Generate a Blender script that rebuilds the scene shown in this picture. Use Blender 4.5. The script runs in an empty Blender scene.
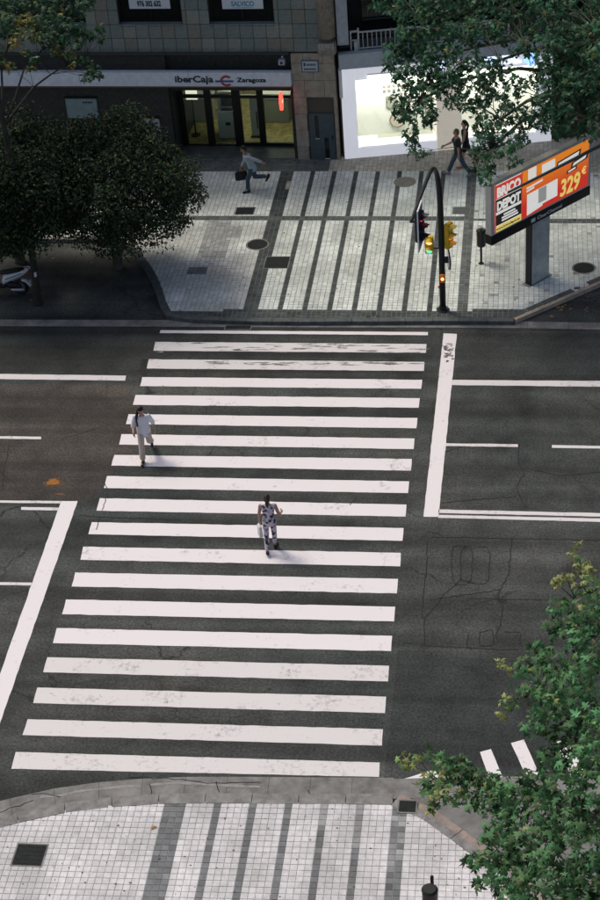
import bpy, bmesh, math, random
import numpy as np
from mathutils import Vector, Matrix, Euler
random.seed(7); rng = np.random.default_rng(7)
R = math.radians
scn = bpy.context.scene
col = scn.collection

# ------------------------------------------------------------------ camera
F_PX, YAW, PITCH, ROLL = 1705.727, -0.1623998, 0.61311076, -0.08303705
CAM = Vector((3.03938, -25.65647, 26.41806))
FW = Vector((math.sin(YAW)*math.cos(PITCH), math.cos(YAW)*math.cos(PITCH), -math.sin(PITCH)))
_rt = Vector((math.cos(YAW), -math.sin(YAW), 0)); _up = _rt.cross(FW)
RT = _rt*math.cos(ROLL) + _up*math.sin(ROLL)
UP = -_rt*math.sin(ROLL) + _up*math.cos(ROLL)
cd = bpy.data.cameras.new('camera'); cam = bpy.data.objects.new('camera', cd); col.objects.link(cam)
m = Matrix((RT, UP, -FW)).transposed().to_4x4(); m.translation = CAM
cam.matrix_world = m
cd.sensor_fit = 'VERTICAL'; cd.sensor_height = 24.0; cd.lens = F_PX/900*24
cd.clip_start = 0.5; cd.clip_end = 1500
scn.camera = cam

# ------------------------------------------------------------------ sky, sun, exposure
world = bpy.data.worlds.new('World'); scn.world = world; world.use_nodes = True
nt = world.node_tree; bg = nt.nodes['Background']
sky = nt.nodes.new('ShaderNodeTexSky'); sky.sky_type = 'NISHITA'; sky.sun_disc = False
SUN_EL = 56.0; SUN_TO = Vector((1.1, -0.84, 0)).normalized()
sky.sun_elevation = R(SUN_EL); sky.sun_rotation = math.atan2(-SUN_TO.x, -SUN_TO.y)
sky.air_density = 0.7; sky.dust_density = 4.0; sky.ozone_density = 0.0
nt.links.new(sky.outputs[0], bg.inputs[0]); bg.inputs[1].default_value = 0.13
sl = bpy.data.lights.new('sun', 'SUN'); sl.energy = 1.4; sl.angle = R(15); sl.color = (1.0, 0.93, 0.79)
sun = bpy.data.objects.new('sun', sl); col.objects.link(sun)
sdir = Vector((SUN_TO.x*math.cos(R(SUN_EL)), SUN_TO.y*math.cos(R(SUN_EL)), -math.sin(R(SUN_EL))))
sun.rotation_euler = sdir.to_track_quat('-Z', 'Y').to_euler(); sun.location = (-20, 20, 40)
vs = scn.view_settings
vs.view_transform = 'Standard'; vs.look = 'None'; vs.gamma = 1; vs.use_curve_mapping = False
vs.exposure = 0.10
scn.render.resolution_x = 683; scn.render.resolution_y = 1024

# ------------------------------------------------------------------ pixel helpers (photo pixel -> ray -> surface it lies on)
def ray(px, py):
    return FW + RT*((px-300)/F_PX) + UP*((450-py)/F_PX)
def at(px, py, z=0.0):
    d = ray(px, py); t = (z-CAM.z)/d.z
    return CAM + d*t
class Frame:                       # vertical facade plane with local axes u (right), v (inwards), w (up)
    def __init__(s, o, rz): s.o = Vector(o); s.rz = rz; s.u = Vector((math.cos(rz), math.sin(rz), 0)); s.v = Vector((-math.sin(rz), math.cos(rz), 0))
    def hit(s, px, py, v=0.0):
        d = ray(px, py); n = s.v; t = ((s.o + s.v*v) - CAM).dot(n)/d.dot(n); p = CAM + d*t - s.o
        return p.dot(s.u), p.z

# ------------------------------------------------------------------ materials
MATS = {}
def mat(name, c, rough=0.8, var=0.0, scale=6.0, bump=0.0, bscale=60.0, metal=0.0, spec=0.3, emit=None, estr=0.0, c2=None, detail=6.0, alpha=None):
    if name in MATS: return MATS[name]
    M = bpy.data.materials.new(name); M.use_nodes = True; t = M.node_tree; b = t.nodes['Principled BSDF']
    b.inputs['Base Color'].default_value = (*c, 1); b.inputs['Roughness'].default_value = rough
    b.inputs['Metallic'].default_value = metal; b.inputs['Specular IOR Level'].default_value = spec
    geo = t.nodes.new('ShaderNodeTexCoord')
    if var > 0 or c2:
        n = t.nodes.new('ShaderNodeTexNoise'); n.inputs['Scale'].default_value = scale; n.inputs['Detail'].default_value = detail; n.inputs['Roughness'].default_value = 0.65
        t.links.new(geo.outputs['Object'], n.inputs['Vector'])
        r = t.nodes.new('ShaderNodeValToRGB'); r.color_ramp.elements[0].position = 0.32; r.color_ramp.elements[1].position = 0.68
        a = tuple(x*(1-var) for x in c); d = c2 if c2 else tuple(min(1, x*(1+var)) for x in c)
        r.color_ramp.elements[0].color = (*a, 1); r.color_ramp.elements[1].color = (*d, 1)
        t.links.new(n.outputs['Fac'], r.inputs['Fac']); t.links.new(r.outputs['Color'], b.inputs['Base Color'])
    if bump > 0:
        n2 = t.nodes.new('ShaderNodeTexNoise'); n2.inputs['Scale'].default_value = bscale; n2.inputs['Detail'].default_value = 4
        t.links.new(geo.outputs['Object'], n2.inputs['Vector'])
        bp = t.nodes.new('ShaderNodeBump'); bp.inputs['Strength'].default_value = bump; bp.inputs['Distance'].default_value = 0.01
        t.links.new(n2.outputs['Fac'], bp.inputs['Height']); t.links.new(bp.outputs['Normal'], b.inputs['Normal'])
    if emit:
        b.inputs['Emission Color'].default_value = (*emit, 1); b.inputs['Emission Strength'].default_value = estr
    MATS[name] = M; return M

def nodes(M): return M.node_tree.nodes, M.node_tree.links, M.node_tree.nodes['Principled BSDF']

def asphalt_mat(name='asphalt', lo=(0.033, 0.041, 0.039), hi=(0.062, 0.063, 0.058)):
    M = mat(name, (0.05, 0.05, 0.05), 0.85, spec=0.25); N, L, b = nodes(M)
    g = N.new('ShaderNodeNewGeometry')
    def noise(sc, det, rough=0.6):
        n = N.new('ShaderNodeTexNoise'); n.inputs['Scale'].default_value = sc; n.inputs['Detail'].default_value = det; n.inputs['Roughness'].default_value = rough
        L.new(g.outputs['Position'], n.inputs['Vector']); return n
    def ramp(src, a, ca, d, cb):
        r = N.new('ShaderNodeValToRGB'); e = r.color_ramp.elements
        e[0].position = a; e[0].color = (*ca, 1); e[1].position = d; e[1].color = (*cb, 1); L.new(src, r.inputs['Fac']); return r
    def mix(kind, fac, a, c):
        x = N.new('ShaderNodeMix'); x.data_type = 'RGBA'; x.blend_type = kind
        if isinstance(fac, float): x.inputs[0].default_value = fac
        else: L.new(fac, x.inputs[0])
        L.new(a, x.inputs[6])
        if isinstance(c, tuple): x.inputs[7].default_value = (*c, 1)
        else: L.new(c, x.inputs[7])
        return x.outputs[2]
    base = ramp(noise(0.16, 5).outputs[0], 0.35, lo, 0.66, hi).outputs[0]
    # speckle of aggregate
    sp = ramp(noise(17, 4, 0.85).outputs[0], 0.38, (0.45,)*3, 0.64, (1.7,)*3).outputs[0]
    c1 = mix('MULTIPLY', 0.9, base, sp)
    blot = ramp(noise(0.9, 7, 0.7).outputs[0], 0.35, (0.62,)*3, 0.65, (1.35,)*3).outputs[0]
    c2 = mix('MULTIPLY', 0.8, c1, blot)
    # wheel-polished lanes: faint stretched streaks along x
    mp = N.new('ShaderNodeMapping'); mp.inputs['Scale'].default_value = (0.05, 1.1, 1); L.new(g.outputs['Position'], mp.inputs[0])
    st = N.new('ShaderNodeTexNoise'); st.inputs['Scale'].default_value = 1.0; st.inputs['Detail'].default_value = 3; L.new(mp.outputs[0], st.inputs['Vector'])
    c3 = mix('MULTIPLY', 0.9, c2, ramp(st.outputs[0], 0.36, (0.62,)*3, 0.64, (1.4,)*3).outputs[0])
    # fine cracks
    vo = N.new('ShaderNodeTexVoronoi'); vo.feature = 'DISTANCE_TO_EDGE'; vo.inputs['Scale'].default_value = 0.42
    wn = noise(1.6, 4); ad = N.new('ShaderNodeVectorMath'); ad.operation = 'MULTIPLY_ADD'; L.new(wn.outputs['Color'], ad.inputs[0]); ad.inputs[1].default_value = (0.9, 0.9, 0); L.new(g.outputs['Position'], ad.inputs[2])
    L.new(ad.outputs[0], vo.inputs['Vector'])
    cr = ramp(vo.outputs['Distance'], 0.004, (1,)*3, 0.011, (0,)*3)
    msk = ramp(noise(0.22, 2).outputs[0], 0.50, (0,)*3, 0.58, (0.8,)*3)
    mm = N.new('ShaderNodeMath'); mm.operation = 'MULTIPLY'; L.new(cr.outputs[0], mm.inputs[0]); L.new(msk.outputs[0], mm.inputs[1])
    oil = ramp(noise(0.55, 3, 0.5).outputs[0], 0.30, (0.55,)*3, 0.40, (1.0,)*3)
    c3 = mix('MULTIPLY', 0.9, c3, oil.outputs[0])
    c4 = mix('MIX', mm.outputs[0], c3, (0.015, 0.016, 0.016))
    L.new(c4, b.inputs['Base Color'])
    bp = N.new('ShaderNodeBump'); bp.inputs['Strength'].default_value = 0.35; bp.inputs['Distance'].default_value = 0.006
    L.new(noise(70, 3).outputs[0], bp.inputs['Height']); L.new(bp.outputs[0], b.inputs['Normal'])
    return M

def paint_mat(name='road_paint', wear=0.515, c=(0.745, 0.71, 0.715)):
    M = mat(name, c, 0.6, spec=0.3); N, L, b = nodes(M); g = N.new('ShaderNodeNewGeometry')
    def noise(sc, det):
        n = N.new('ShaderNodeTexNoise'); n.inputs['Scale'].default_value = sc; n.inputs['Detail'].default_value = det; n.inputs['Roughness'].default_value = 0.75
        L.new(g.outputs['Position'], n.inputs['Vector']); return n
    r = N.new('ShaderNodeValToRGB'); e = r.color_ramp.elements
    e[0].position = wear*0.64; e[0].color = (0.13, 0.13, 0.125, 1); e[1].position = wear*0.86; e[1].color = (*c, 1)
    e.new(wear*0.72).color = (c[0]*.66, c[1]*.66, c[2]*.66, 1)
    a = noise(9, 9); bb = noise(0.8, 3); mx = N.new('ShaderNodeMath'); mx.operation = 'MULTIPLY_ADD'; mx.inputs[1].default_value = 0.55
    L.new(a.outputs[0], mx.inputs[0]); ml = N.new('ShaderNodeMath'); ml.operation = 'MULTIPLY'; ml.inputs[1].default_value = 0.45; L.new(bb.outputs[0], ml.inputs[0]); L.new(ml.outputs[0], mx.inputs[2])
    L.new(mx.outputs[0], r.inputs['Fac']); L.new(r.outputs[0], b.inputs['Base Color'])
    return M

def attr_mat(name, rough=0.8, bump=0.0, var=0.25, scale=5.0, spec=0.3, translucent=0.0, mottle=None):
    """base colour from the mesh's own per-piece colour 'tint', with grain"""
    M = mat(name, (0.5, 0.5, 0.5), rough, spec=spec); N, L, b = nodes(M); g = N.new('ShaderNodeNewGeometry')
    a = N.new('ShaderNodeAttribute'); a.attribute_name = 'tint'
    n = N.new('ShaderNodeTexNoise'); n.inputs['Scale'].default_value = scale; n.inputs['Detail'].default_value = 8; n.inputs['Roughness'].default_value = 0.7
    L.new(g.outputs['Position'], n.inputs['Vector'])
    r = N.new('ShaderNodeValToRGB'); e = r.color_ramp.elements; e[0].position = 0.3; e[0].color = (1-var,)*3+(1,); e[1].position = 0.7; e[1].color = (1+var*0.6,)*3+(1,)
    L.new(n.outputs[0], r.inputs[0])
    x = N.new('ShaderNodeMix'); x.data_type = 'RGBA'; x.blend_type = 'MULTIPLY'; x.inputs[0].default_value = 1; L.new(a.outputs['Color'], x.inputs[6]); L.new(r.outputs[0], x.inputs[7])
    out = x.outputs[2]
    if mottle:
        n3 = N.new('ShaderNodeTexNoise'); n3.inputs['Scale'].default_value = mottle; n3.inputs['Detail'].default_value = 4; L.new(g.outputs['Position'], n3.inputs['Vector'])
        r3 = N.new('ShaderNodeValToRGB'); e = r3.color_ramp.elements; e[0].position = 0.35; e[0].color = (0.78, 0.79, 0.78, 1); e[1].position = 0.62; e[1].color = (1.06, 1.06, 1.06, 1); L.new(n3.outputs[0], r3.inputs[0])
        x3 = N.new('ShaderNodeMix'); x3.data_type = 'RGBA'; x3.blend_type = 'MULTIPLY'; x3.inputs[0].default_value = 1; L.new(out, x3.inputs[6]); L.new(r3.outputs[0], x3.inputs[7]); out = x3.outputs[2]
    L.new(out, b.inputs['Base Color'])
    if bump:
        n2 = N.new('ShaderNodeTexNoise'); n2.inputs['Scale'].default_value = 50; L.new(g.outputs['Position'], n2.inputs['Vector'])
        bp = N.new('ShaderNodeBump'); bp.inputs['Strength'].default_value = bump; bp.inputs['Distance'].default_value = 0.006; L.new(n2.outputs[0], bp.inputs['Height']); L.new(bp.outputs[0], b.inputs['Normal'])
    if translucent:
        tr = N.new('ShaderNodeBsdfTranslucent'); L.new(out, tr.inputs['Color']); ms = N.new('ShaderNodeMixShader'); ms.inputs[0].default_value = translucent
        o = N['Material Output']; L.new(b.outputs[0], ms.inputs[1]); L.new(tr.outputs[0], ms.inputs[2]); L.new(ms.outputs[0], o.inputs[0])
    return M

def glass_mat(name, tint=(0.9, 0.95, 0.93), rough=0.03):
    M = mat(name, tint, rough); N, L, b = nodes(M)
    gl = N.new('ShaderNodeBsdfGlossy'); gl.inputs['Roughness'].default_value = rough
    tp = N.new('ShaderNodeBsdfTransparent'); tp.inputs['Color'].default_value = (*tint, 1)
    fr = N.new('ShaderNodeFresnel'); fr.inputs['IOR'].default_value = 1.45
    ms = N.new('ShaderNodeMixShader'); L.new(fr.outputs[0], ms.inputs[0]); L.new(tp.outputs[0], ms.inputs[1]); L.new(gl.outputs[0], ms.inputs[2])
    L.new(ms.outputs[0], N['Material Output'].inputs[0]); return M

ASPHALT = asphalt_mat(); PAINT = paint_mat(); PAINTW = paint_mat('road_paint_worn', 0.545, (0.66, 0.635, 0.63))
TILE = attr_mat('paving_tile', 0.75, 0.25, 0.22, 7.0, mottle=0.7)
LEAF = attr_mat('plane_leaf', 0.5, 0, 0.3, 14.0, spec=0.2, translucent=0.35)
LEAFD = attr_mat('evergreen_leaf', 0.65, 0, 0.2, 9.0, spec=0.12, translucent=0.1)
MORTAR = mat('mortar', (0.22, 0.22, 0.21), 0.95, 0.3, 3)
KERB = mat('kerb_granite', (0.21, 0.208, 0.20), 0.85, 0.35, 4, 0.3, 40)
KERBB = mat('kerb_ochre', (0.42, 0.34, 0.25), 0.85, 0.3, 5, 0.3, 40)
KERBD = mat('kerb_dark', (0.085, 0.095, 0.092), 0.85, 0.35, 4, 0.3, 40)
GUTTER = mat('gutter_concrete', (0.185, 0.183, 0.175), 0.9, 0.4, 2.2, 0.35, 45)
CRACK = mat('crack_dark', (0.022, 0.023, 0.023), 0.95)
IRON = mat('cast_iron', (0.020, 0.023, 0.023), 0.8, 0.4, 20, 0.3, 60, spec=.15)
BLACK = mat('black_paint', (0.012, 0.013, 0.013), 0.45, 0.2, 8)
BARK = mat('bark', (0.085, 0.075, 0.055), 0.9, 0.5, 5, 0.5, 20)
BARKP = mat('bark_plane', (0.20, 0.19, 0.14), 0.9, 0.6, 4, 0.4, 14, c2=(0.10, 0.10, 0.07))

# ------------------------------------------------------------------ mesh builder
class MB:
    def __init__(s): s.v = []; s.f = []; s.m = []
    def add(s, vs_, fs, mi=0):
        o = len(s.v); s.v += [tuple(p) for p in vs_]; s.f += [tuple(i+o for i in f) for f in fs]; s.m += [mi]*len(fs); return s
    def box(s, x0, x1, y0, y1, z0, z1, mi=0):
        v = [(x, y, z) for z in (z0, z1) for y in (y0, y1) for x in (x0, x1)]
        return s.add(v, [(0, 2, 3, 1), (4, 5, 7, 6), (0, 1, 5, 4), (2, 6, 7, 3), (0, 4, 6, 2), (1, 3, 7, 5)], mi)
    def prism(s, pts, z0, z1, mi=0):          # convex or simple outline in xy
        n = len(pts); a = sum(pts[i][0]*pts[(i+1) % n][1]-pts[(i+1) % n][0]*pts[i][1] for i in range(n))
        if a < 0: pts = pts[::-1]
        v = [(p[0], p[1], z0) for p in pts]+[(p[0], p[1], z1) for p in pts]
        return s.add(v, [tuple(range(n-1, -1, -1)), tuple(range(n, 2*n))]+[(i, (i+1) % n, n+(i+1) % n, n+i) for i in range(n)], mi)
    def tube(s, path, rad, seg=10, mi=0, caps=True):
        path = [Vector(p) for p in path]; n = len(path)
        if not isinstance(rad, (list, tuple)): rad = [rad]*n
        ref = None; rings = []
        for i, p in enumerate(path):
            d = (path[min(i+1, n-1)]-path[max(i-1, 0)]).normalized()
            if ref is None: ref = Vector((0, 0, 1)) if abs(d.z) < 0.9 else Vector((1, 0, 0))
            a = ref - d*ref.dot(d)
            if a.length < 1e-4: a = Vector((1, 0, 0)) - d*d.x
            a.normalize(); b = d.cross(a); ref = a
            rings.append([p+(a*math.cos(t)+b*math.sin(t))*rad[i] for t in (2*math.pi*k/seg for k in range(seg))])
        v = [q for r in rings for q in r]
        f = [(i*seg+k, i*seg+(k+1) % seg, (i+1)*seg+(k+1) % seg, (i+1)*seg+k) for i in range(n-1) for k in range(seg)]
        if caps: f += [tuple(range(seg-1, -1, -1)), tuple((n-1)*seg+k for k in range(seg))]
        return s.add(v, f, mi)
    def cyl(s, c, r, z0, z1, seg=20, mi=0, r1=None):
        return s.tube([(c[0], c[1], z0), (c[0], c[1], z1)], [r, r if r1 is None else r1], seg, mi)
    def loft(s, rings, seg=16, mi=0):         # ring: centre, axis a, axis b (Vectors incl. radius)
        v = []
        for c, a, b in rings: v += [Vector(c)+Vector(a)*math.cos(t)+Vector(b)*math.sin(t) for t in (2*math.pi*k/seg for k in range(seg))]
        n = len(rings)
        f = [(i*seg+k, i*seg+(k+1) % seg, (i+1)*seg+(k+1) % seg, (i+1)*seg+k) for i in range(n-1) for k in range(seg)]
        f += [tuple(range(seg-1, -1, -1)), tuple((n-1)*seg+k for k in range(seg))]
        return s.add(v, f, mi)
    def ball(s, c, rx, ry=None, rz=None, rot=None, seg=14, mi=0):
        ry = ry or rx; rz = rz or rx; c = Vector(c); v = []; n = seg//2
        for i in range(n+1):
            ph = math.pi*i/n
            for k in range(seg):
                t = 2*math.pi*k/seg; q = Vector((rx*math.sin(ph)*math.cos(t), ry*math.sin(ph)*math.sin(t), rz*math.cos(ph)))
                if rot: q = rot @ q
                v.append(c+q)
        return s.add(v, [(i*seg+k, (i+1)*seg+k, (i+1)*seg+(k+1) % seg, i*seg+(k+1) % seg) for i in range(n) for k in range(seg)], mi)
    def capsule(s, a, b, ra, rb, seg=12, mi=0):
        a = Vector(a); b = Vector(b); d = (b-a).normalized(); pth = []; rad = []
        for k in range(4): t = math.pi/2*(1-k/4); pth.append(a-d*ra*math.sin(t)); rad.append(max(ra*math.cos(t), ra*.08))
        pth += [a, b]; rad += [ra, rb]
        for k in range(1, 5): t = math.pi/2*k/4; pth.append(b+d*rb*math.sin(t)); rad.append(max(rb*math.cos(t), rb*.08))
        return s.tube(pth, rad, seg, mi)
    def mesh(s, name, mats, smooth=False, bevel=0.0, bseg=2):
        me = bpy.data.meshes.new(name); me.from_pydata([tuple(p) for p in s.v], [], s.f)
        for m_ in (mats if isinstance(mats, (list, tuple)) else [mats]): me.materials.append(m_)
        me.polygons.foreach_set('material_index', s.m)
        bm = bmesh.new(); bm.from_mesh(me)
        bmesh.ops.remove_doubles(bm, verts=bm.verts, dist=1e-5)
        bmesh.ops.recalc_face_normals(bm, faces=bm.faces)
        if bevel: bmesh.ops.bevel(bm, geom=list(bm.edges), offset=bevel, segments=bseg, affect='EDGES', clamp_overlap=True)
        bm.to_mesh(me); bm.free()
        if smooth: me.polygons.foreach_set('use_smooth', [True]*len(me.polygons))
        return me
    def build(s, name, mats, parent=None, smooth=False, bevel=0.0, loc=None):
        return link(name, s.mesh(name, mats, smooth, bevel), parent, loc)
def link(name, me, parent=None, loc=None):
    o = bpy.data.objects.new(name, me); col.objects.link(o); o.parent = parent
    if loc is not None: o.location = loc
    return o
def empty(name, loc=(0, 0, 0), rz=0.0):
    o = bpy.data.objects.new(name, None); o.empty_display_size = 0.2; col.objects.link(o); o.location = loc; o.rotation_euler = (0, 0, rz); return o
def tag(o, label=None, cat=None, group=None, kind=None):
    for k, v in (('label', label), ('category', cat), ('group', group), ('kind', kind)):
        if v: o[k] = v
    return o
def text_obj(txt, size, mat_, parent, loc, bold=0.0, extrude=0.004, width=None, shear=0.0, name='lettering', rot=(R(90), 0, 0), align='LEFT'):
    cu = bpy.data.curves.new('t', 'FONT'); cu.body = txt; cu.size = size; cu.offset = bold; cu.extrude = extrude; cu.shear = shear; cu.align_x = align; cu.resolution_u = 3
    t = bpy.data.objects.new('t', cu); col.objects.link(t)
    dg = bpy.context.evaluated_depsgraph_get(); me = bpy.data.meshes.new_from_object(t.evaluated_get(dg)); bpy.data.objects.remove(t); bpy.data.curves.remove(cu)
    co = np.empty(len(me.vertices)*3); me.vertices.foreach_get('co', co); co = co.reshape(-1, 3)
    if width: co[:, 0] *= width/(co[:, 0].max()-co[:, 0].min()); me.vertices.foreach_set('co', co.ravel()); me.update()
    me.materials.clear(); me.materials.append(mat_)
    o = link(name, me, parent, loc); o.rotation_euler = rot; return o
def chaikin(p, n=2):
    for _ in range(n):
        q = [p[0]]
        for a, b in zip(p[:-1], p[1:]): q += [a*.75+b*.25, a*.25+b*.75]
        p = q+[p[-1]]
    return p
def resample(path, step):
    d = [0]
    for a, b in zip(path[:-1], path[1:]): d.append(d[-1]+(b-a).length)
    n = max(1, round(d[-1]/step)); out = []
    for i in range(n+1):
        s = d[-1]*i/n; j = 0
        while j < len(d)-2 and d[j+1] < s: j += 1
        t = (s-d[j])/max(1e-9, d[j+1]-d[j]); out.append(path[j].lerp(path[j+1], t))
    return out
def offset(path, w):              # to the left of the direction of travel
    o = []
    for i, p in enumerate(path):
        d = (path[min(i+1, len(path)-1)]-path[max(i-1, 0)]); d.z = 0; d.normalize(); o.append(p+Vector((-d.y, d.x, 0))*w)
    return o
def ribbon(mb, path, w0, w1, z, mi=0):
    a = offset(path, w0); b = offset(path, w1); v = [(p.x, p.y, z) for p in a]+[(p.x, p.y, z) for p in b]; n = len(path)
    return mb.add(v, [(i, i+1, n+i+1, n+i) for i in range(n-1)], mi)
def inside(x, y, poly):
    c = False; n = len(poly); j = n-1
    for i in range(n):
        xi, yi = poly[i]; xj, yj = poly[j]
        if (yi > y) != (yj > y) and x < (xj-xi)*(y-yi)/(yj-yi)+xi: c = not c
        j = i
    return c

# ================================================================== GROUND, ROAD
g = MB(); g.add([(-300, -300, -0.02), (300, -300, -0.02), (300, 300, -0.02), (-300, 300, -0.02)], [(0, 1, 2, 3)])
tag(g.build('ground', mat('ground_earth', (0.07, 0.068, 0.06), 0.95, 0.3, 0.5)), kind='structure')
g = MB(); g.add([(-70, -20, 0), (70, -20, 0), (70, 27, 0), (-70, 27, 0)], [(0, 1, 2, 3)])
road = tag(g.build('road', ASPHALT), kind='structure')

def flat(name, px, m_, z=0.004, parent=road, thick=0.0):
    mb = MB(); P = [at(x, y, z) for x, y in px]; mb.add([(p.x, p.y, z) for p in P], [tuple(range(len(P)))]); o = mb.build(name, m_, parent)
    me = o.data
    if me.polygons[0].normal.z < 0: me.flip_normals()
    return o
R1 = lambda x, y: (370+x/3.75, 320+y/3.75); R2 = lambda x, y: (360+x/3.6, 540+y/3.6)
L1 = lambda x, y: (80+x/3.75, 320+y/3.75); L2 = lambda x, y: (x/3.6, 540+y/3.6)
right = [(R1, 218, 45, 217, 57), (R1, 212, 90, 210, 123), (R1, 204, 157, 202, 191), (R1, 196, 224, 192, 258), (R1, 187, 293, 183, 329), (R1, 178, 367, 174, 406), (R1, 167, 444, 164, 484), (R1, 157, 521, 153, 565), (R1, 147, 605, 143, 649), (R1, 137, 692, 133, 737), (R1, 126, 780, 122, 828),
         (R2, 147, 46, 145, 95), (R2, 137, 140, 133, 192), (R2, 127, 240, 123, 293), (R2, 116, 345, 112, 400), (R2, 105, 453, 101, 509), (R2, 94, 564, 90, 623), (R2, 83, 681, 79, 740), (R2, 71, 801, 69, 853)]
left = [(L1, 302, 38, 298, 49), (L1, 282, 82, 275, 115), (L1, 258, 147, 250, 182), (L1, 233, 214, 225, 248), (L1, 208, 281, 198, 318), (L1, 182, 353, 172, 390), (L1, 155, 428, 146, 467), (L1, 129, 506, 117, 546), (L1, 101, 585, 89, 630), (L1, 74, 668, 61, 715), (L1, 44, 758, 31, 803),
        (L2, 299, 24, 289, 71), (L2, 270, 117, 257, 167), (L2, 237, 214, 223, 267), (L2, 204, 317, 190, 371), (L2, 170, 422, 155, 476), (L2, 134, 531, 119, 587), (L2, 99, 645, 80, 702), (L2, 56, 763, 40, 824)]
def ragged(name, px, m_, z=0.004, amp=0.009, step=0.22):
    """painted stripe with slightly uneven edges"""
    P = [at(x, y, z) for x, y in px]; out = []
    for i, p in enumerate(P):
        q = P[(i+1) % len(P)]; n = max(1, int((q-p).length/step)); nrm = Vector((-(q-p).y, (q-p).x, 0)).normalized()
        for k in range(n):
            w = p.lerp(q, k/n); out.append(w + nrm*random.gauss(0, amp*0.45) if k else w)
    mb = MB(); mb.add([(p.x, p.y, z) for p in out], [tuple(range(len(out)))]); o = mb.build(name, m_, road)
    if o.data.polygons[0].normal.z < 0: o.data.flip_normals()
    return o
for i, (r_, l_) in enumerate(zip(right, left)):
    a = l_[0](l_[1], l_[2]); d = l_[0](l_[3], l_[4]); b = r_[0](r_[1], r_[2]); c = r_[0](r_[3], r_[4])
    ragged('crosswalk_stripe', [a, b, c, d], PAINTW if i in (1, 2, 15, 16, 17, 18) else PAINT)
ragged('stop_line', [R1(276, 50), R1(326, 52), R1(257, 738), R1(201, 738)], PAINT)
ragged('stop_line', [(61, 501), (77.5, 501), (-13, 760), (-29, 755)], PAINT)
for q in ([(452.5, 379.8), (640, 381.2), (640, 387.2), (452, 385)], [(446, 443.2), (518, 444.2), (518, 447), (446, 446)], [(552, 445), (640, 446.6), (640, 449.4), (552, 447.8)],
          [(438.6, 509.5), (640, 513.8), (640, 517.4), (438.4, 513)], [(438.4, 514.8), (640, 519.4), (640, 522.8), (438.3, 517.8)],
          [(-40, 373.4), (126, 375.6), (125, 380.6), (-40, 378.6)], [(-40, 435.6), (41, 436.6), (41, 439.2), (-40, 438)],
          [(-40, 500), (60.5, 501), (60, 503.4), (-40, 502.4)], [(21, 507), (59, 507.6), (58, 510.4), (21, 509.8)], [(-40, 581.6), (32, 582.6), (31, 585.4), (-40, 584.4)],
          [(594, 597), (650, 598), (650, 601.2), (594, 600.2)]):
    q = list(q)
    for i_, j_ in ((0, 1), (3, 2)):           # run the lines on well past the frame
        (xa, ya), (xb, yb) = q[i_], q[j_]; sl_ = (yb-ya)/(xb-xa)
        if xb == 640: q[j_] = (1000, ya+sl_*(1000-xa))
        if xa == -40: q[i_] = (-320, yb+sl_*(-320-xb))
    ragged('lane_line', q, PAINTW)
for q in ([(511, 743), (524, 739.5), (543, 782), (529, 782)], [(480, 752), (491, 749), (505, 782), (491, 782)], [(401, 779.5), (432, 770.5), (452, 772), (452, 780)], [(556, 742), (570, 738), (590, 784), (575, 784)]):
    ragged('hatch_bar', q, PAINT)
# cracks and sealed detector loops in the asphalt
CR = [[(452, 548), (456, 546), (468, 546.5), (472, 551), (472, 579), (466, 585), (455, 584)], [(452, 548), (452, 578), (455, 584)],
      [(478, 547), (487, 547), (490, 552), (489, 581), (482, 585), (475, 583), (461, 581)], [(475, 583), (461, 579), (461, 550), (466, 546)], [(462, 579), (446, 593), (430, 612), (424, 618)],
      [(424, 618), (424, 646)], [(427, 540), (427, 560), (424, 590), (422, 618)], [(512, 538), (509, 575), (500, 590), (498, 600), (503, 604), (501, 625), (496, 632), (498, 642)],
      [(432, 537), (600, 540)], [(470, 598), (600, 601)], [(430, 600), (500, 590)], [(468, 634), (467, 646), (472, 650)], [(480, 632), (493, 630), (493, 645), (480, 647), (480, 632)], [(504, 632), (520, 632), (520, 646)],
      [(424, 646), (520, 650)], [(520, 444), (518, 460), (524, 474), (517, 486), (521, 500), (528, 508)], [(441, 503), (480, 499), (517, 497)], [(535, 470), (560, 476), (600, 472)], [(445, 452), (462, 447)],
      [(9, 445), (5, 468), (2, 490)], [(102, 510), (107, 495), (104, 480)], [(80, 515), (100, 517), (180, 520)], [(100, 517), (96, 530)], [(60, 440), (110, 424)],
      [(430, 532), (443, 536)], [(350, 505), (356, 496)], [(585, 400), (600, 410)]]
for c in CR:
    P = resample([at(x, y, 0.006) for x, y in c], 0.12)
    P = [p+Vector((random.gauss(0, .012), random.gauss(0, .012), 0)) for p in P]
    mb = MB(); ribbon(mb, P, -0.011, 0.011, 0.006); mb.build('crack', CRACK, road)
# resurfaced strips
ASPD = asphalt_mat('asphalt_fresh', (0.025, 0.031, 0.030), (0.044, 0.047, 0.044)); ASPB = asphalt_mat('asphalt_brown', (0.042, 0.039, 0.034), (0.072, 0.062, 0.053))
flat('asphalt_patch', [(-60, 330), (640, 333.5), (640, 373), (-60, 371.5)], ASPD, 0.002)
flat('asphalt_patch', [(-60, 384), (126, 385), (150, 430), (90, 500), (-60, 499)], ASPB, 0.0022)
flat('asphalt_patch', [(398, 650), (680, 655), (680, 792), (384, 778)], ASPD, 0.0021)
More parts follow.
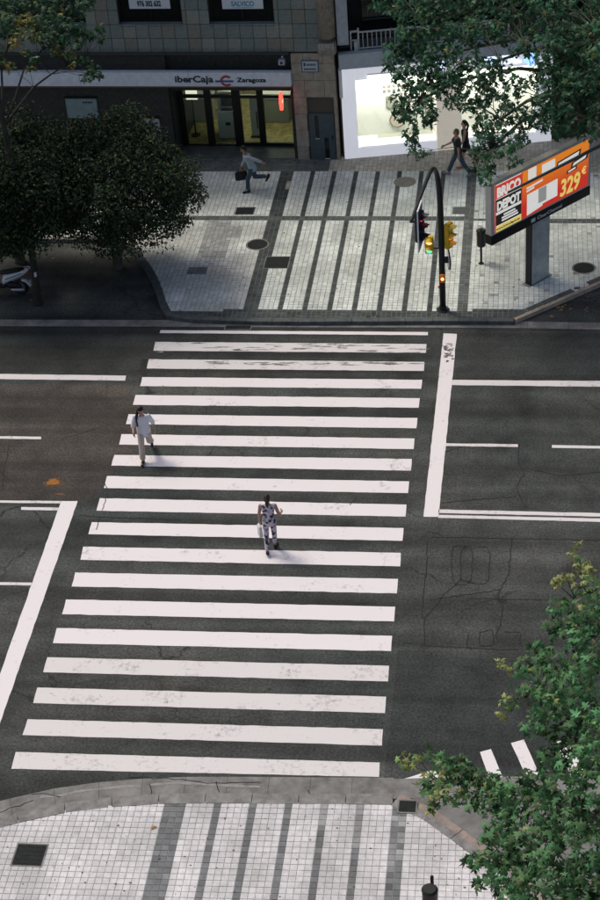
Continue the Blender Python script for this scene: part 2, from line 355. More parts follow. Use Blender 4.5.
# rust-orange stain
RUST = mat('rust_stain', (0.50, 0.19, 0.02), 0.8, 0.3, 9, c2=(0.22, 0.09, 0.02))
def blob(name, cx, cy, rx, ry, m_, z, n=40, parent=road, jag=0.2):
    c = at(cx, cy, z); mb = MB(); P = []
    for k in range(n):
        t = 2*math.pi*k/n; r = 1+jag*(math.sin(3*t+cx)+.6*math.sin(7*t+cy)+.4*math.sin(11*t))*.6; P.append((c.x+rx*r*math.cos(t), c.y+ry*r*math.sin(t), z))
    mb.add(P, [tuple(range(n))]); return mb.build(name, m_, parent)
blob('rust_stain', 53, 482, 0.17, 0.13, RUST, 0.005)
blob('rust_stain', 53.5, 482.5, 0.27, 0.2, mat('rust_halo', (0.085, 0.055, 0.033), 0.9, 0.5, 12), 0.0035, jag=.35)
blob('rust_stain', 60, 494, 0.13, 0.04, mat('rust_faint', (0.13, 0.07, 0.035), 0.8, 0.4, 12), 0.005)
for k in range(26):
    x_ = random.uniform(445, 453.5); y_ = random.gauss(353, 5.5)
    blob('tar_stain', x_, y_, random.uniform(.02, .10), random.uniform(.015, .05), mat('tar_smear', (0.10, 0.10, 0.10), 0.9, 0.75, 5), 0.0055+k*.0001, n=20, jag=.45)
for i_ in (1, 2):
    for k in range(34):
        f = random.random(); x_ = 160+265*f**.8; y_ = (348, 363.5)[i_-1]+random.gauss(0, 2.2 if i_ == 1 else 1)
        blob('tar_stain', x_, y_, random.uniform(.05, .28), random.uniform(.012, .035), mat('tar_smear2', (0.22, 0.22, 0.215), 0.9, 0.75, 5), 0.0055+k*.0001, n=20, jag=.5)

# ================================================================== PAVEMENTS
PH = 0.13
far_edge = [Vector((-45, 23.3, PH)), Vector((-11.0, 23.25, PH))]+chaikin([at(x, y, PH) for x, y in ((118, 238), (133, 247), (147, 262), (157, 279), (163, 296), (166, 308), (171, 315.5), (186, 316.6))], 2)+\
    [at(x, y, PH) for x, y in ((240, 318.4), (300, 319.0), (380, 318.6), (440, 318.2), (514, 318.6))]+[at(x, y, PH) for x, y in ((556, 300.5), (600, 281.5), (650, 259))]+[Vector((14, 25.2, PH)), Vector((45, 25.4, PH))]
near_edge = [Vector((-14, -9, PH)), Vector((-11.2, -4.6, PH)), Vector((-9.3, -3.0, PH))]+chaikin([at(x, y, PH) for x, y in ((0, 826), (40, 815.5), (80, 808.5), (120, 804.5), (165, 801.8), (230, 801.5), (300, 802.3), (360, 802.6), (404, 803), (418, 812), (446, 832), (485, 861), (530, 893))], 1)+[Vector((3.6, -5.0, PH)), Vector((5.2, -7.0, PH)), Vector((9.0, -12, PH))]
far_poly = [(p.x, p.y) for p in far_edge]+[(45, 36), (-45, 36)]
near_poly = [(p.x, p.y) for p in near_edge]+[(9, -19), (-14, -19)]

def tiles(name, poly, x0, x1, y0, y1, cell, x_origin, shear, colour, parent, gap=0.012):
    V = []; Fc = []; T = []
    h = (cell-gap)/2
    i0 = math.floor((x0-x_origin)/cell); i1 = math.ceil((x1-x_origin)/cell); j0 = math.floor(y0/cell); j1 = math.ceil(y1/cell)
    for j in range(j0, j1):
        for i in range(i0, i1):
            cx = x_origin+(i+.5)*cell; cy = (j+.5)*cell + shear*cx
            if not inside(cx, cy, poly): continue
            c = colour(cx, cy, i, j)
            if c is None: continue
            z = PH+random.gauss(0, 0.0009); zl = PH-0.013; b = 0.004; o = len(V)
            V += [(cx-h, cy-h, zl), (cx+h, cy-h, zl), (cx+h, cy+h, zl), (cx-h, cy+h, zl), (cx-h+b, cy-h+b, z), (cx+h-b, cy-h+b, z), (cx+h-b, cy+h-b, z), (cx-h+b, cy+h-b, z)]
            Fc += [(o+4, o+5, o+6, o+7), (o, o+1, o+5, o+4), (o+1, o+2, o+6, o+5), (o+2, o+3, o+7, o+6), (o+3, o, o+4, o+7)]
            T += [c]*5
    me = bpy.data.meshes.new(name); me.from_pydata(V, [], Fc); me.materials.append(TILE)
    a = me.attributes.new('tint', 'FLOAT_COLOR', 'FACE'); a.data.foreach_set('color', np.array([(*c, 1) for c in T], dtype=np.float32).ravel())
    return tag(link(name, me, parent), kind='stuff')
def slab(name, poly, m_):
    mb = MB(); mb.prism(poly, -0.01, PH-0.010); return tag(mb.build(name, m_), kind='structure')
far_pav = slab('pavement_across_the_road', far_poly, MORTAR)
near_pav = slab('pavement_near_side', near_poly, mat('mortar_near', (0.36, 0.355, 0.35), 0.95, 0.3, 3))
def jit(c, s=0.07):
    k = 1+random.gauss(0, s); return tuple(max(0.01, x*k) for x in c)
def tone(): return random.gauss(0, 1)
PX = lambda X, Y, Z=PH: ((lambda d: (300+F_PX*d.dot(RT)/d.dot(FW), 450-F_PX*d.dot(UP)/d.dot(FW)))(Vector((X, Y, Z))-CAM))
FX0, FC = -4.54, 0.1514
grimes = {}
def far_col(cx, cy, i, j):
    px, py = PX(cx, cy)
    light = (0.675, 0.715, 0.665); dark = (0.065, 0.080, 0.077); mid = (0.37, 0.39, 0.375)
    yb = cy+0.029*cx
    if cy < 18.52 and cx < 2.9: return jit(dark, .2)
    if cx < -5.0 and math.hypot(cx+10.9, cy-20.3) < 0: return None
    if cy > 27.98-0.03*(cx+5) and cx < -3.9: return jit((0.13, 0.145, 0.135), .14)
    if cy > 27.98-0.03*(cx+5) and cx >= -3.9: return jit((0.52, 0.48, 0.39), .10)  # light from the shop is put into this beige tile colour
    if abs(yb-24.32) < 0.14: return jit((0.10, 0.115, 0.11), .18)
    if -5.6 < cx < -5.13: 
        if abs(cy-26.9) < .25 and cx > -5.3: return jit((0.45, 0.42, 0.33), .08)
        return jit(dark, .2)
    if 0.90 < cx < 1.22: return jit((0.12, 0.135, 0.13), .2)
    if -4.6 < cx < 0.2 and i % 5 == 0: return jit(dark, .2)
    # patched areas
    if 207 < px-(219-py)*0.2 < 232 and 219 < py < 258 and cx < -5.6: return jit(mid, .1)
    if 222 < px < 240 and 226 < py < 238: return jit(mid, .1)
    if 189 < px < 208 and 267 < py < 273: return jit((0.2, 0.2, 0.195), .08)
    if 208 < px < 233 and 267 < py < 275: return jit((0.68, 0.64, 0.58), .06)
    if cx < -5.6 and cy < 24: light = (0.60, 0.615, 0.58)
    k = (i//4, j//5)
    if k not in grimes: grimes[k] = random.gauss(1, .055)
    if cx > 1.22 and random.random() < 0.03: return jit((0.38, 0.38, 0.36), .1)
    q = grimes[k]; return jit(tuple(x*q for x in light), .06)
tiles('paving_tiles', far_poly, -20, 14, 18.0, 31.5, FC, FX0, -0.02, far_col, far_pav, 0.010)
NX0, NC = -3.34, 0.1485
grimes2 = {}
def near_col(cx, cy, i, j):
    px, py = PX(cx, cy); light = (0.64, 0.63, 0.635); dark = (0.18, 0.19, 0.195)
    pale = (0.30, 0.30, 0.305)
    def band(t): return jit(pale if cy > t else dark, .13)
    if -4.4 < cx < -3.98: return band(-1.2) if not (-3.0 < cy < -2.6) else jit((0.22, .23, .24), .2)
    if 0.36 < cx < 0.66: return jit(pale, .15) if random.random() < 0.35 and cy > -3 else jit(dark, .14)
    if -3.5 < cx < 0.0 and i % 5 == 0: return band({0: -1.2, 5: -1.2, 10: -1.2, 15: -2.0, 20: -2.5}.get(i, -1.2))
    if cy > -1.36 and 0.0 < cx < 0.75: return jit(dark, .15)
    k = (i//3, j//4)
    if k not in grimes2: grimes2[k] = random.gauss(1, .035)
    q = grimes2[k]; return jit(tuple(x*q for x in light), .035)
tiles('paving_tiles', near_poly, -13, 8, -13.0, -0.9, NC, NX0, 0.03, near_col, near_pav, 0.0065)

for nm, par, lim, n_, sz in (('paving_specks', near_pav, (0, 600, 806, 900), 110, (.008, .022)), ('paving_specks', far_pav, (170, 600, 170, 312), 120, (.012, .035))):
    mb = MB()
    for _ in range(n_):
        x_, y_ = random.uniform(lim[0], lim[1]), random.uniform(lim[2], lim[3]); c = at(x_, y_, PH)
        if not inside(c.x, c.y, near_poly if par is near_pav else far_poly): continue
        r_ = random.uniform(*sz); k_ = random.uniform(.6, 1.6); a0 = random.random()*6
        mb.add([(c.x+r_*k_*math.cos(a0+t_*math.pi/4)*random.uniform(.7, 1.2), c.y+r_*math.sin(a0+t_*math.pi/4)*random.uniform(.7, 1.2), PH+.0055) for t_ in range(8)], [tuple(range(8))])
    tag(mb.build(nm, mat('grime_speck', (.10, .098, .09), .95, .5, 5), par), kind='stuff')
def kerb_run(edge, a, b, w_in, w_out, parent, m_, step=1.0, top=PH+0.006, name='kerb_stone'):
    P = resample(edge[a:b], step); inner = offset(P, w_in); outer = offset(P, w_out)
    for k in range(len(P)-1):
        e = 0.006; i0 = inner[k].lerp(inner[k+1], e); i1 = inner[k+1].lerp(inner[k], e); o0 = outer[k].lerp(outer[k+1], e); o1 = outer[k+1].lerp(outer[k], e)
        mb = MB(); dz = random.gauss(0, .003); mb.prism([(p.x, p.y) for p in (i0, i1, o1, o0)], 0.0, top+dz); mb.build(name, m_(k) if callable(m_) else m_, parent, bevel=0.005)
# travel goes left -> right, so "left of travel" is inwards for the far side; near side inwards is to the right
iA = next(k for k, p in enumerate(far_edge) if p.x > -10.6); 
iC = max(k for k, p in enumerate(far_edge) if p.x < 2.7)
kerb_run(far_edge, 0, iA+1, 0.06, -0.16, far_pav, KERB)
kerb_run(far_edge, iA, iC+1, 0.05, -0.17, far_pav, KERBD, 0.8)
kerb_run(far_edge, iC, len(far_edge), 0.03, -0.10, far_pav, KERBB, 0.9)
kerb_run(far_edge, iC, len(far_edge), 0.24, 0.032, far_pav, KERBD, 0.6, PH+0.004)
jC = max(k for k, p in enumerate(near_edge) if p.x < 0.56)
kerb_run(near_edge, 0, jC+1, -0.05, 0.24, near_pav, KERB, 1.0)
kerb_run(near_edge, jC, len(near_edge), -0.08, 0.12, near_pav, KERB, 0.8)
kerb_run(near_edge, jC, len(near_edge), 0.125, 0.30, near_pav, mat('kerb_brown', (0.27, 0.22, 0.195), 0.85, 0.25, 5, 0.3, 40), 0.8, PH-0.02)
# gutters: concrete channel strips on the road side
gl = [Vector((-45, at(0, 322).y, 0)), at(-60, 322), at(0, 322.5), at(80, 322.7), at(160, 322.9), at(240, 323.4), at(300, 323.6), at(440, 323.8), at(514, 324.2), at(600, 325.8), at(680, 327)]
gl.append(Vector((45, gl[-1].y-.2, 0)))
P = resample(gl, 1.2)
for k in range(len(P)-1):
    mb = MB(); a, b = P[k].lerp(P[k+1], .004), P[k+1].lerp(P[k], .004)
    mb.prism([(a.x, a.y+.16), (b.x, b.y+.16), (b.x, b.y-.22), (a.x, a.y-.22)], -0.01, 0.008); mb.build('gutter_slab', GUTTER, road)
no = resample(near_edge[:jC+1], 0.9)
A = offset(no, 0.245); B = offset(no, 0.82)
for k in range(len(no)-1):
    mb = MB(); e = .004; q = (A[k].lerp(A[k+1], e), A[k+1].lerp(A[k], e), B[k+1].lerp(B[k], e), B[k].lerp(B[k+1], e)); mb.prism([(p.x, p.y) for p in q], -0.01, 0.010+random.uniform(0, .002)); mb.build('gutter_slab', GUTTER, road)
P = resample([at(x, y, .016) for x, y in ((391, 790), (420, 789), (460, 788), (600, 787), (660, 787))], 1.0)
for k in range(len(P)-1):
    mb = MB(); a, b = P[k], P[k+1]; mb.prism([(a.x, a.y+.32), (b.x-.005, b.y+.32), (b.x-.005, b.y-.24), (a.x, a.y-.24)], -.01, .0092); mb.build('gutter_slab', GUTTER, road)
flat('bay_concrete', [(410, 797), (470, 795), (1000, 795), (1000, 1150), (640, 1010), (560, 920), (470, 845)], mat('bay_concrete', (.165, .165, .16), .9, .35, 1.6, .3, 40), .006)
# pale mortar seam and cracks on the near gutter
for c in ([(40, 797), (60, 796), (75, 792), (100, 789), (120, 787), (140, 786)], [(150, 785), (175, 783), (200, 784), (230, 786), (260, 787)]):
    Q = resample([at(x, y, .014) for x, y in c], .15); mb = MB(); w = [0.02+random.uniform(0, .035) for _ in Q]
    a = offset(Q, .0); v = [(p.x, p.y+w_, .0145) for p, w_ in zip(Q, w)]+[(p.x, p.y-w_*.6, .0145) for p, w_ in zip(Q, w)]; n = len(Q)
    mb.add(v, [(i+1, i, n+i, n+i+1) for i in range(n-1)]); mb.build('mortar_patch', mat('mortar_pale', (0.27, 0.265, 0.255), .9, .2, 8), road)
for c in ([(32, 794), (45, 793), (60, 797)], [(150, 784), (153, 796), (148, 801)], [(216, 781), (219, 792)], [(308, 790), (312, 797), (330, 798)], [(130, 777), (180, 779), (205, 783), (260, 782)], [(0, 812), (18, 806), (34, 800)]):
    Q = resample([at(x, y, .014) for x, y in c], .1); Q = [p+Vector((random.gauss(0, .01), random.gauss(0, .01), 0)) for p in Q]
    mb = MB(); ribbon(mb, Q, -.009, .009, .0145); mb.build('crack', CRACK, road)

# ================================================================== covers and grates in the ground
def cover(px, py, kind, sx, sy, label, m_, rim=None, z=PH):
    c = at(px, py, z); t = empty('manhole_cover' if kind == 'round' else 'utility_cover', (c.x, c.y, z-0.004))
    if kind == 'round':
        mb = MB(); mb.cyl((0, 0), sx, -0.02, 0.011, 32); 
        for r in (.75, .45): 
            seg = 32
            for k in range(0, seg, 2): a = 2*math.pi*k/seg; mb.box(sx*r*math.cos(a)-.02, sx*r*math.cos(a)+.02, sx*r*math.sin(a)-.02, sx*r*math.sin(a)+.02, .011, .014)
        mb.build('lid', m_, t)
        mb = MB(); n = 40; v = []
        for r, zz in ((sx*1.01, .009), (sx*1.16, .009), (sx*1.16, -.02)): v += [(r*math.cos(2*math.pi*k/n), r*math.sin(2*math.pi*k/n), zz) for k in range(n)]
        mb.add(v, [(i*n+k, i*n+(k+1) % n, (i+1)*n+(k+1) % n, (i+1)*n+k) for i in range(2) for k in range(n)]); mb.build('rim', rim or GUTTER, t)
    else:
        mb = MB(); mb.box(-sx, sx, -sy, sy, -.02, .010)
        for k in range(5): y = -sy+2*sy*(k+.5)/5; mb.box(-sx*.85, sx*.85, y-.02, y+.02, .010, .014)
        mb.build('lid', m_, t)
        mb = MB(); w = .035
        for a in ((-sx-w, sx+w, sy+.004, sy+w), (-sx-w, sx+w, -sy-w, -sy-.004), (-sx-w, -sx-.004, -sy-.003, sy+.003), (sx+.004, sx+w, -sy-.003, sy+.003)): mb.box(*a, -.02, .009)
        mb.build('rim', rim or GUTTER, t)
    return tag(t, label, 'cover' if kind != 'grate' else 'grate')
STONEC = mat('cover_stone', (0.22, 0.21, 0.17), .8, .25, 8)
cover(257.5, 244.5, 'round', .33, 0, 'dark round manhole cover beside the wide dark paving band', IRON)
cover(405, 182, 'round', .33, 0, 'brownish round manhole cover behind the top of the traffic light arch', STONEC, STONEC)
cover(584, 268, 'round', .32, 0, 'dark round manhole cover right of the billboard post', IRON)
cover(245, 211, 'square', .3, .24, 'dark rectangular cover below the running person', IRON)
cover(277, 262.5, 'square', .37, .36, 'large dark rectangular cover across the paving bands', IRON)
cover(461.5, 210.5, 'square', .27, .22, 'grey green rectangular cover near the amber traffic light', mat('cover_green', (0.10, .11, .10), .8, .2, 9))
cover(29.5, 855, 'square', .30, .27, 'black square cover in the white paving at the lower left corner', IRON)
cover(407.5, 806.5, 'square', .17, .15, 'small dark cover at the corner of the near kerb', IRON, z=PH+.010)
cover(238, 327.5, 'grate', .38, .10, 'narrow dark drain grate in the gutter across the road', IRON, z=0.014)

# ================================================================== BANK BUILDING (left, dark ground floor, stone tiles above)
BK = Frame((-5.1, 28.90, 0), -0.047)
STONE = [mat('facade_stone_%d' % k, c, .85, .22, 14, .2, 60) for k, c in enumerate(((.215, .235, .205), (.19, .21, .185), (.24, .245, .205), (.18, .205, .18), (.21, .20, .16)))]
JOINT = mat('facade_joint', (.055, .06, .055), .95)
DARKW = mat('dark_cladding', (.034, .036, .032), .6, .35, 10)
BEIGE = mat('pier_stone', (.37, .30, .215), .85, .25, 3.5, .3, 30, c2=(.42, .38, .31))
FRAME_ = mat('bronze_frame', (.014, .014, .012), .4, metal=.3)
GLASS = glass_mat('window_glass', (.86, .92, .88))
DGLASS = mat('dark_glass', (.012, .014, .014), .12, spec=.5)
SIGNW = mat('sign_panel_grey', (.66, .70, .73), .5, .12, 5)
WHITE = mat('white_paint', (.74, .74, .74), .5, .06, 5)
bank = empty('bank_building', BK.o, BK.rz)
tag(bank, 'bank with dark recessed ground floor and grey stone tiled upper facade', 'building')
HB = 8.8  # unseen roof height, kept low so less light is blocked
ub = lambda px, py, v=0.0: BK.hit(px, py, v)
# openings in pixel terms
u_entry0 = ub(172, 125)[0]; u_pier = 0.0; u_end = 1.50
wl = 4.10; tile_h = .50; tile_w = .4545
# core volumes
mb = MB(); mb.box(-32, u_end, .30, 14, wl+.02, HB); mb.build('upper_wall', JOINT, bank)
mb = MB(); mb.box(-32, u_entry0, .05, 14, 0, wl+.018); mb.build('dark_wall', DARKW, bank)
mb = MB(); mb.box(u_entry0+.001, -.002, .22, 2.6, 2.62, wl+.016); mb.build('soffit_beam', DARKW, bank)
mb = MB(); mb.box(-32, -.05, -.16, .045, wl-.012, wl+.02); mb.build('ledge', JOINT, bank)
# pier with courses of stone blocks
pier = MB(); pier.box(0, u_end, .06, 14, 0, wl-.02); pier = pier.build('pier', mat('pier_core', (.10, .09, .07), .9), bank)
du0, dw1 = ub(308.3, 113.5); du1, _ = ub(333.5, 113.5)
zc = 0; k = 0
while zc < wl-.05:
    h = min(.62, wl-.03-zc); cuts = [0, .75, u_end] if k % 2 else [0, .42, 1.1, u_end]
    segs = []
    for a, b in zip(cuts[:-1], cuts[1:]): segs.append((a, b))
    for a, b in segs:
        if zc < dw1:                                   # keep the service door clear
            parts = [(a, min(b, du0-.03)), (max(a, du1+.03), b)]
        else: parts = [(a, b)]
        for a2, b2 in parts:
            if b2-a2 < .06: continue
            top = zc+h
            q = MB(); q.box(a2+.004, b2-.004, -.02, .07, zc+.004, top-.004); q.build('stone_block', BEIGE, pier, bevel=.006)
    zc += h; k += 1
# service door
sd = MB(); sd.box(du0, du1, -.005, .05, .01, dw1); sd = sd.build('service_door', mat('door_bluegrey', (.075, .10, .105), .5, .15, 6), bank, bevel=.006)
for (x0, x1, y0, y1) in ((314.5, 319.5, 116, 138), (324.5, 330, 138, 158)):
    a, w1 = ub(x0, y0); b, w0 = ub(x1, y1); q = MB(); q.box(a, b, -.012, -.004, w0, w1); q.build('slit_window', DGLASS, sd)
    q = MB(); q.box(a-.01, b+.01, -.022, -.004, w0-.03, w0-.005); q.build('sill', WHITE, sd)
q = MB(); q.box(du1-.1, du1-.07, -.05, -.006, .9, 1.05); q.build('handle', IRON, sd)
# upper stone tiles around the windows
wins = []
for (x0, x1) in ((19, 86), (119, 182.5), (209.5, 274.5)):
    a, w0 = ub(x0, 24); b, _ = ub(x1, 24); wins.append((a, b, 5.13, 7.0))
cols = [u_end-tile_w*k for k in range(0, 62)]
shared = {}
def tile_at(u0, u1, w0, w1):
    key = (round(u1-u0, 3), round(w1-w0, 3), random.randrange(5))
    if key not in shared:
        q = MB(); q.box(.007, u1-u0-.007, 0, .04, .007, w1-w0-.007); shared[key] = q.mesh('stone_tile', STONE[key[2]], bevel=.006)
    o = link('stone_tile', shared[key], upper, (u0, .262+random.uniform(-.003, .003)-.26, w0)); return o
upper = MB(); upper.box(-32, u_end, .04, .31, wl+.021, wl+.07); upper = upper.build('tile_backing', JOINT, bank)
nt_ = 0
for r in range(0, 7):
    w0 = wl+.02+r*tile_h; w1 = w0+tile_h
    for k in range(0, 40):
        u1 = u_end-tile_w*k; u0 = u1-tile_w
        segs = [(u0, u1)]
        for a, b, wa, wb in wins:
            if w1 > wa+.05 and w0 < wb-.05:
                new = []
                for s0, s1 in segs:
                    if s1 <= a or s0 >= b: new.append((s0, s1))
                    else:
                        if a-s0 > .05: new.append((s0, a))
                        if s1-b > .05: new.append((b, s1))
                segs = new
        for s0, s1 in segs:
            if s0 < -15.5 and r > 1: continue
            tile_at(s0, s1, w0, w1); nt_ += 1
edges = sorted({-32.0, u_end} | {x for w in wins for x in w[:2]})
mb = MB()
for a, b in zip(edges[:-1], edges[1:]):
    if any(abs(a-w[0]) < 1e-6 for w in wins): mb.box(a, b, .05, .30, wl+.07, wins[0][2]-.03); mb.box(a, b, .05, .30, 7.02, 7.62)
    else: mb.box(a, b, .05, .30, wl+.07, 7.62)
mb.build('tile_core', JOINT, bank)
mb = MB(); mb.box(-32, u_end, .02, .30, 7.63, HB); mb.build('upper_cladding', STONE[1], bank)
mb = MB(); mb.box(-32.2, u_end+.1, -.25, 14.1, HB+.002, HB+.3); mb.build('roof', STONE[3], bank)
for k, (a, b, wa, wb) in enumerate(wins):
    w_ = MB(); w_.box(a-.002, b+.002, .24, .285, wa-.02, wb); w_ = w_.build('window', DGLASS, bank)
    q = MB()
    for (x0, x1) in ((a, a+.07), (b-.07, b), ((a+b)/2-.03, (a+b)/2+.03)): q.box(x0, x1, .19, .239, wa+.09, wb)
    q.box(a+.001, b-.001, .185, .236, wa, wa+.088); q.build('frame', FRAME_, w_)
    q = MB(); q.add([(a, .0, wa-.06), (b, .0, wa-.06), (b, .20, wa+.02), (a, .20, wa+.02), (a, .0, wa-.1), (b, .0, wa-.1), (b, .2, wa-.1), (a, .2, wa-.1)], [(0, 1, 2, 3), (4, 7, 6, 5), (0, 4, 5, 1), (2, 6, 7, 3), (0, 3, 7, 4), (1, 5, 6, 2)])
    q.build('sill', mat('sill_slate', (.10, .125, .13), .6, .2, 6), w_)
# posters in the two windows (flat print)
def notice(x0, x1, yb, label, cat='poster'):
    a, w0 = ub(x0, yb, .17); b, _ = ub(x1, yb, .17); h = 0.95
    t = empty('window_poster', BK.o+BK.u*a+BK.v*.165+Vector((0, 0, w0)), BK.rz)
    q = MB(); q.box(0, b-a, 0, .012, 0, h); q.build('sheet', mat('poster_paper', (.62, .64, .66), .6, .05, 5), t); tag(t, label, cat); return t, b-a
t, w = notice(129.5, 170.5, 8.8, 'white window poster with a black telephone number above the grey sign band')
text_obj('976 302 632', .26, mat('ink_black', (.02, .02, .025), .6), t, (w*.2, -.003, .09), bold=.012, width=w*.58, extrude=.001)
q = MB(); q.box(w*.1, w*.9, -.003, -.001, .36, .385); q.build('rule', mat('ink_red', (.25, .1, .1), .6), t)
t, w = notice(222.5, 263.5, 9, 'white window poster with teal lettering nearest the stone pier')
text_obj('SALVICO', .24, mat('ink_teal', (.06, .27, .36), .6), t, (w*.22, -.003, .10), bold=.008, width=w*.56, extrude=.001)
q = MB(); q.box(w*.25, w*.75, -.003, -.001, .04, .055); q.build('rule', mat('ink_teal', (.06, .27, .36)), t)
q = MB(); q.prism([(w*.47, .40), (w*.5, .32), (w*.53, .40)], 0, .002); o = q.build('emblem', mat('ink_red2', (.35, .05, .06)), t, loc=(0, -.001, 0)); o.rotation_euler = (R(90), 0, 0)

# entrance: recessed glazing with lit banking hall behind
V0 = 1.05
floor = MB(); floor.box(u_entry0, -.003, .051, 7.0, 0, PH+.012); floor.build('porch_floor', mat('porch_floor', (.10, .115, .10), .45, .3, 4), bank)
hall = empty('tmp'); bpy.data.objects.remove(hall)
LEAFCAR = mat('hall_floor', (.30, .24, .10), .35, .55, 5, c2=(.42, .36, .16))
mb = MB(); mb.box(u_entry0+.05, -.05, V0+.12, 6.9, PH+.0125, PH+.03); mb.build('hall_floor', LEAFCAR, bank)
HW = mat('hall_wall', (.30, .33, .22), .7, .5, 1.2)
mb = MB(); mb.box(u_entry0+.002, -.004, 6.0, 6.2, .1, 2.9); mb.build('hall_back_wall', HW, bank)
mb = MB(); mb.box(u_entry0-.06, u_entry0+.04, .2, 6.0, .05, 2.61); mb.build('side_wall', DARKW, bank)
mb = MB(); mb.box(-.12, -.004, .06, 6.0, .05, 2.61); mb.build('side_wall', DARKW, bank)
LAMPW = mat('ceiling_lamp', (.8, .8, .7), .5, emit=(1.0, .94, .70), estr=9.0)
for k in range(1, 3):
    q = MB(); c = u_entry0+(k+.6)*(-u_entry0)/3.2; q.box(c-.45, c+.45, 2.0, 2.5, 2.58, 2.617); q.build('ceiling_lamp', LAMPW, bank)
    q = MB(); q.box(c-.45, c+.45, 4.0, 4.5, 2.58, 2.617); q.build('ceiling_lamp', LAMPW, bank)
mb = MB(); mb.box(u_entry0, -.004, 2.6, 6.1, 2.62, 2.8); mb.build('hall_ceiling', WHITE, bank)
# mullions and panes: pixel x along the sill of the glazing (y 146)
mx = [175, 186.5, 212.5, 240.5, 264.0, 286.5]
us = [ub(x, 146, V0)[0] for x in mx]; us[-1] = -.125
gz = empty('t'); bpy.data.objects.remove(gz)
for k, u_ in enumerate(us):
    q = MB(); ww = (.30, .20, .24, .30, .22, .10)[k]; q.box(u_-ww/2, u_+ww/2, V0-.06, V0+.08, PH+.013, 2.615); q.build('mullion', FRAME_, bank)
for k, (a, b) in enumerate(zip(us[:-1], us[1:])):
    q = MB(); q.box(a+.08, b-.08, V0, V0+.012, PH+.1, 2.55); p = q.build('glass_pane', GLASS, bank)
    q = MB(); q.box(a+.06, b-.06, V0-.04, V0+.05, PH+.014, PH+(.13 if k > 2 else .05)); q.build('rail', FRAME_, p)
    for za, zb_ in ((1.98, 2.10), (2.40, 2.6)): q = MB(); q.box(a+.06, b-.06, V0-.04, V0+.05, za, zb_); q.build('rail', FRAME_, p)
    if k > 2: q = MB(); q.box(b-.17, b-.14, V0-.1, V0-.05, .85, 1.5); q.build('handle', IRON, p)
# fascia sign with the bank's name
sgn = empty('bank_sign', BK.o+Vector((0, 0, 0)), BK.rz)
_, s1 = ub(200, 73, -.22); _, s0 = ub(200, 86.5, -.22)
su1 = ub(291, 80, -.22)[0]
mb = MB()
x = -24.0
cuts = [su1]
while cuts[-1] > -24: cuts.append(cuts[-1]-(3.6 if len(cuts) == 1 else 3.9))
for a, b in zip(cuts[1:], cuts[:-1]):
    q = MB(); q.box(a+.004, b-.004, -.22, .048, s0, s1); q.build('sign_panel', SIGNW, sgn, bevel=.008)
q = MB(); q.box(cuts[-1], su1, -.215, .047, s0-.05, s0-.002); q.build('trim', mat('trim_maroon', (.16, .07, .06), .6), sgn)
tag(sgn, 'long pale grey bank name sign above the dark entrance', 'sign')
INK = mat('ink_navy', (.018, .025, .045), .5)
hgt = s1-s0
a = ub(174.5, 80, -.23)[0]; b = ub(213, 80, -.23)[0]; text_obj('iberCaja', hgt*.66, INK, sgn, (a, -.222, s0+hgt*.32), bold=.010, width=b-a)
a = ub(237, 80, -.23)[0]; b = ub(266.5, 80, -.23)[0]; text_obj('Zaragoza', hgt*.44, INK, sgn, (a, -.222, s0+hgt*.34), bold=.008, width=b-a)
c0 = ub(226.5, 81, -.23)
arc = MB()
n = 18; v = []
for r in (.20, .125):
    for k in range(n+1): t_ = R(45)+R(270)*k/n; v.append((c0[0]+r*1.1*math.cos(t_), -.228, c0[1]+r*math.sin(t_)))
arc.add(v, [(k, k+1, n+2+k, n+1+k) for k in range(n)]); arc.build('emblem', mat('logo_red', (.42, .045, .04), .5), sgn)
q = MB(); q.box(c0[0]-.40, c0[0]+.24, -.233, -.222, c0[1]-.045, c0[1]+.02); q.build('emblem_bar', mat('logo_blue', (.05, .10, .28), .5), sgn)
# red illuminated blade sign
a, w0 = ub(282.8, 109, -.1); t = empty('illuminated_sign', BK.o+BK.u*(a)+Vector((0, 0, 0)), BK.rz)
_, z0 = ub(284, 110.5, -.3); _, z1 = ub(284, 92.5, -.3)
q = MB(); n = 20; pts = [(.16*math.cos(2*math.pi*k/n)-.30+.02, (z0+z1)/2+(z1-z0)/2*math.sin(2*math.pi*k/n)) for k in range(n)]
q.prism(pts, -.045, .045); o = q.build('lamp_face', mat('red_glow', (.8, .1, .08), .4, emit=(1.0, .10, .06), estr=1.6), t); o.rotation_euler = (R(90), 0, R(90))
q = MB(); q.box(-.02, .02, -.14, .055, (z0+z1)/2-.03, (z0+z1)/2+.03); q.build('bracket', IRON, t)
q = MB(); q.box(-.048, .048, -.34, -.22, (z0+z1)/2-.05, (z0+z1)/2+.05); q.build('pictogram', mat('white_glow', (.9, .8, .8), .4, emit=(1, .75, .7), estr=1.2), t)
tag(t, 'small glowing red blade sign at the right end of the bank entrance', 'sign')
# security camera
a, w0 = ub(283, 60.5); t = empty('security_camera', BK.o+BK.u*(a-.02)+BK.v*.0+Vector((0, 0, w0)), BK.rz)
q = MB(); q.box(-.03, .03, -.02, .23, .1, .16); q.build('bracket', WHITE, t)
q = MB(); q.box(-.11, .11, -.22, 0, -.09, .09); o = q.build('housing', mat('cam_grey', (.42, .42, .47), .4), t, bevel=.015)
q = MB(); q.ball((0, -.215, .0), .05); q.build('lens', BLACK, t, smooth=True)
tag(t, 'small pale security camera above the right end of the bank sign', 'camera')
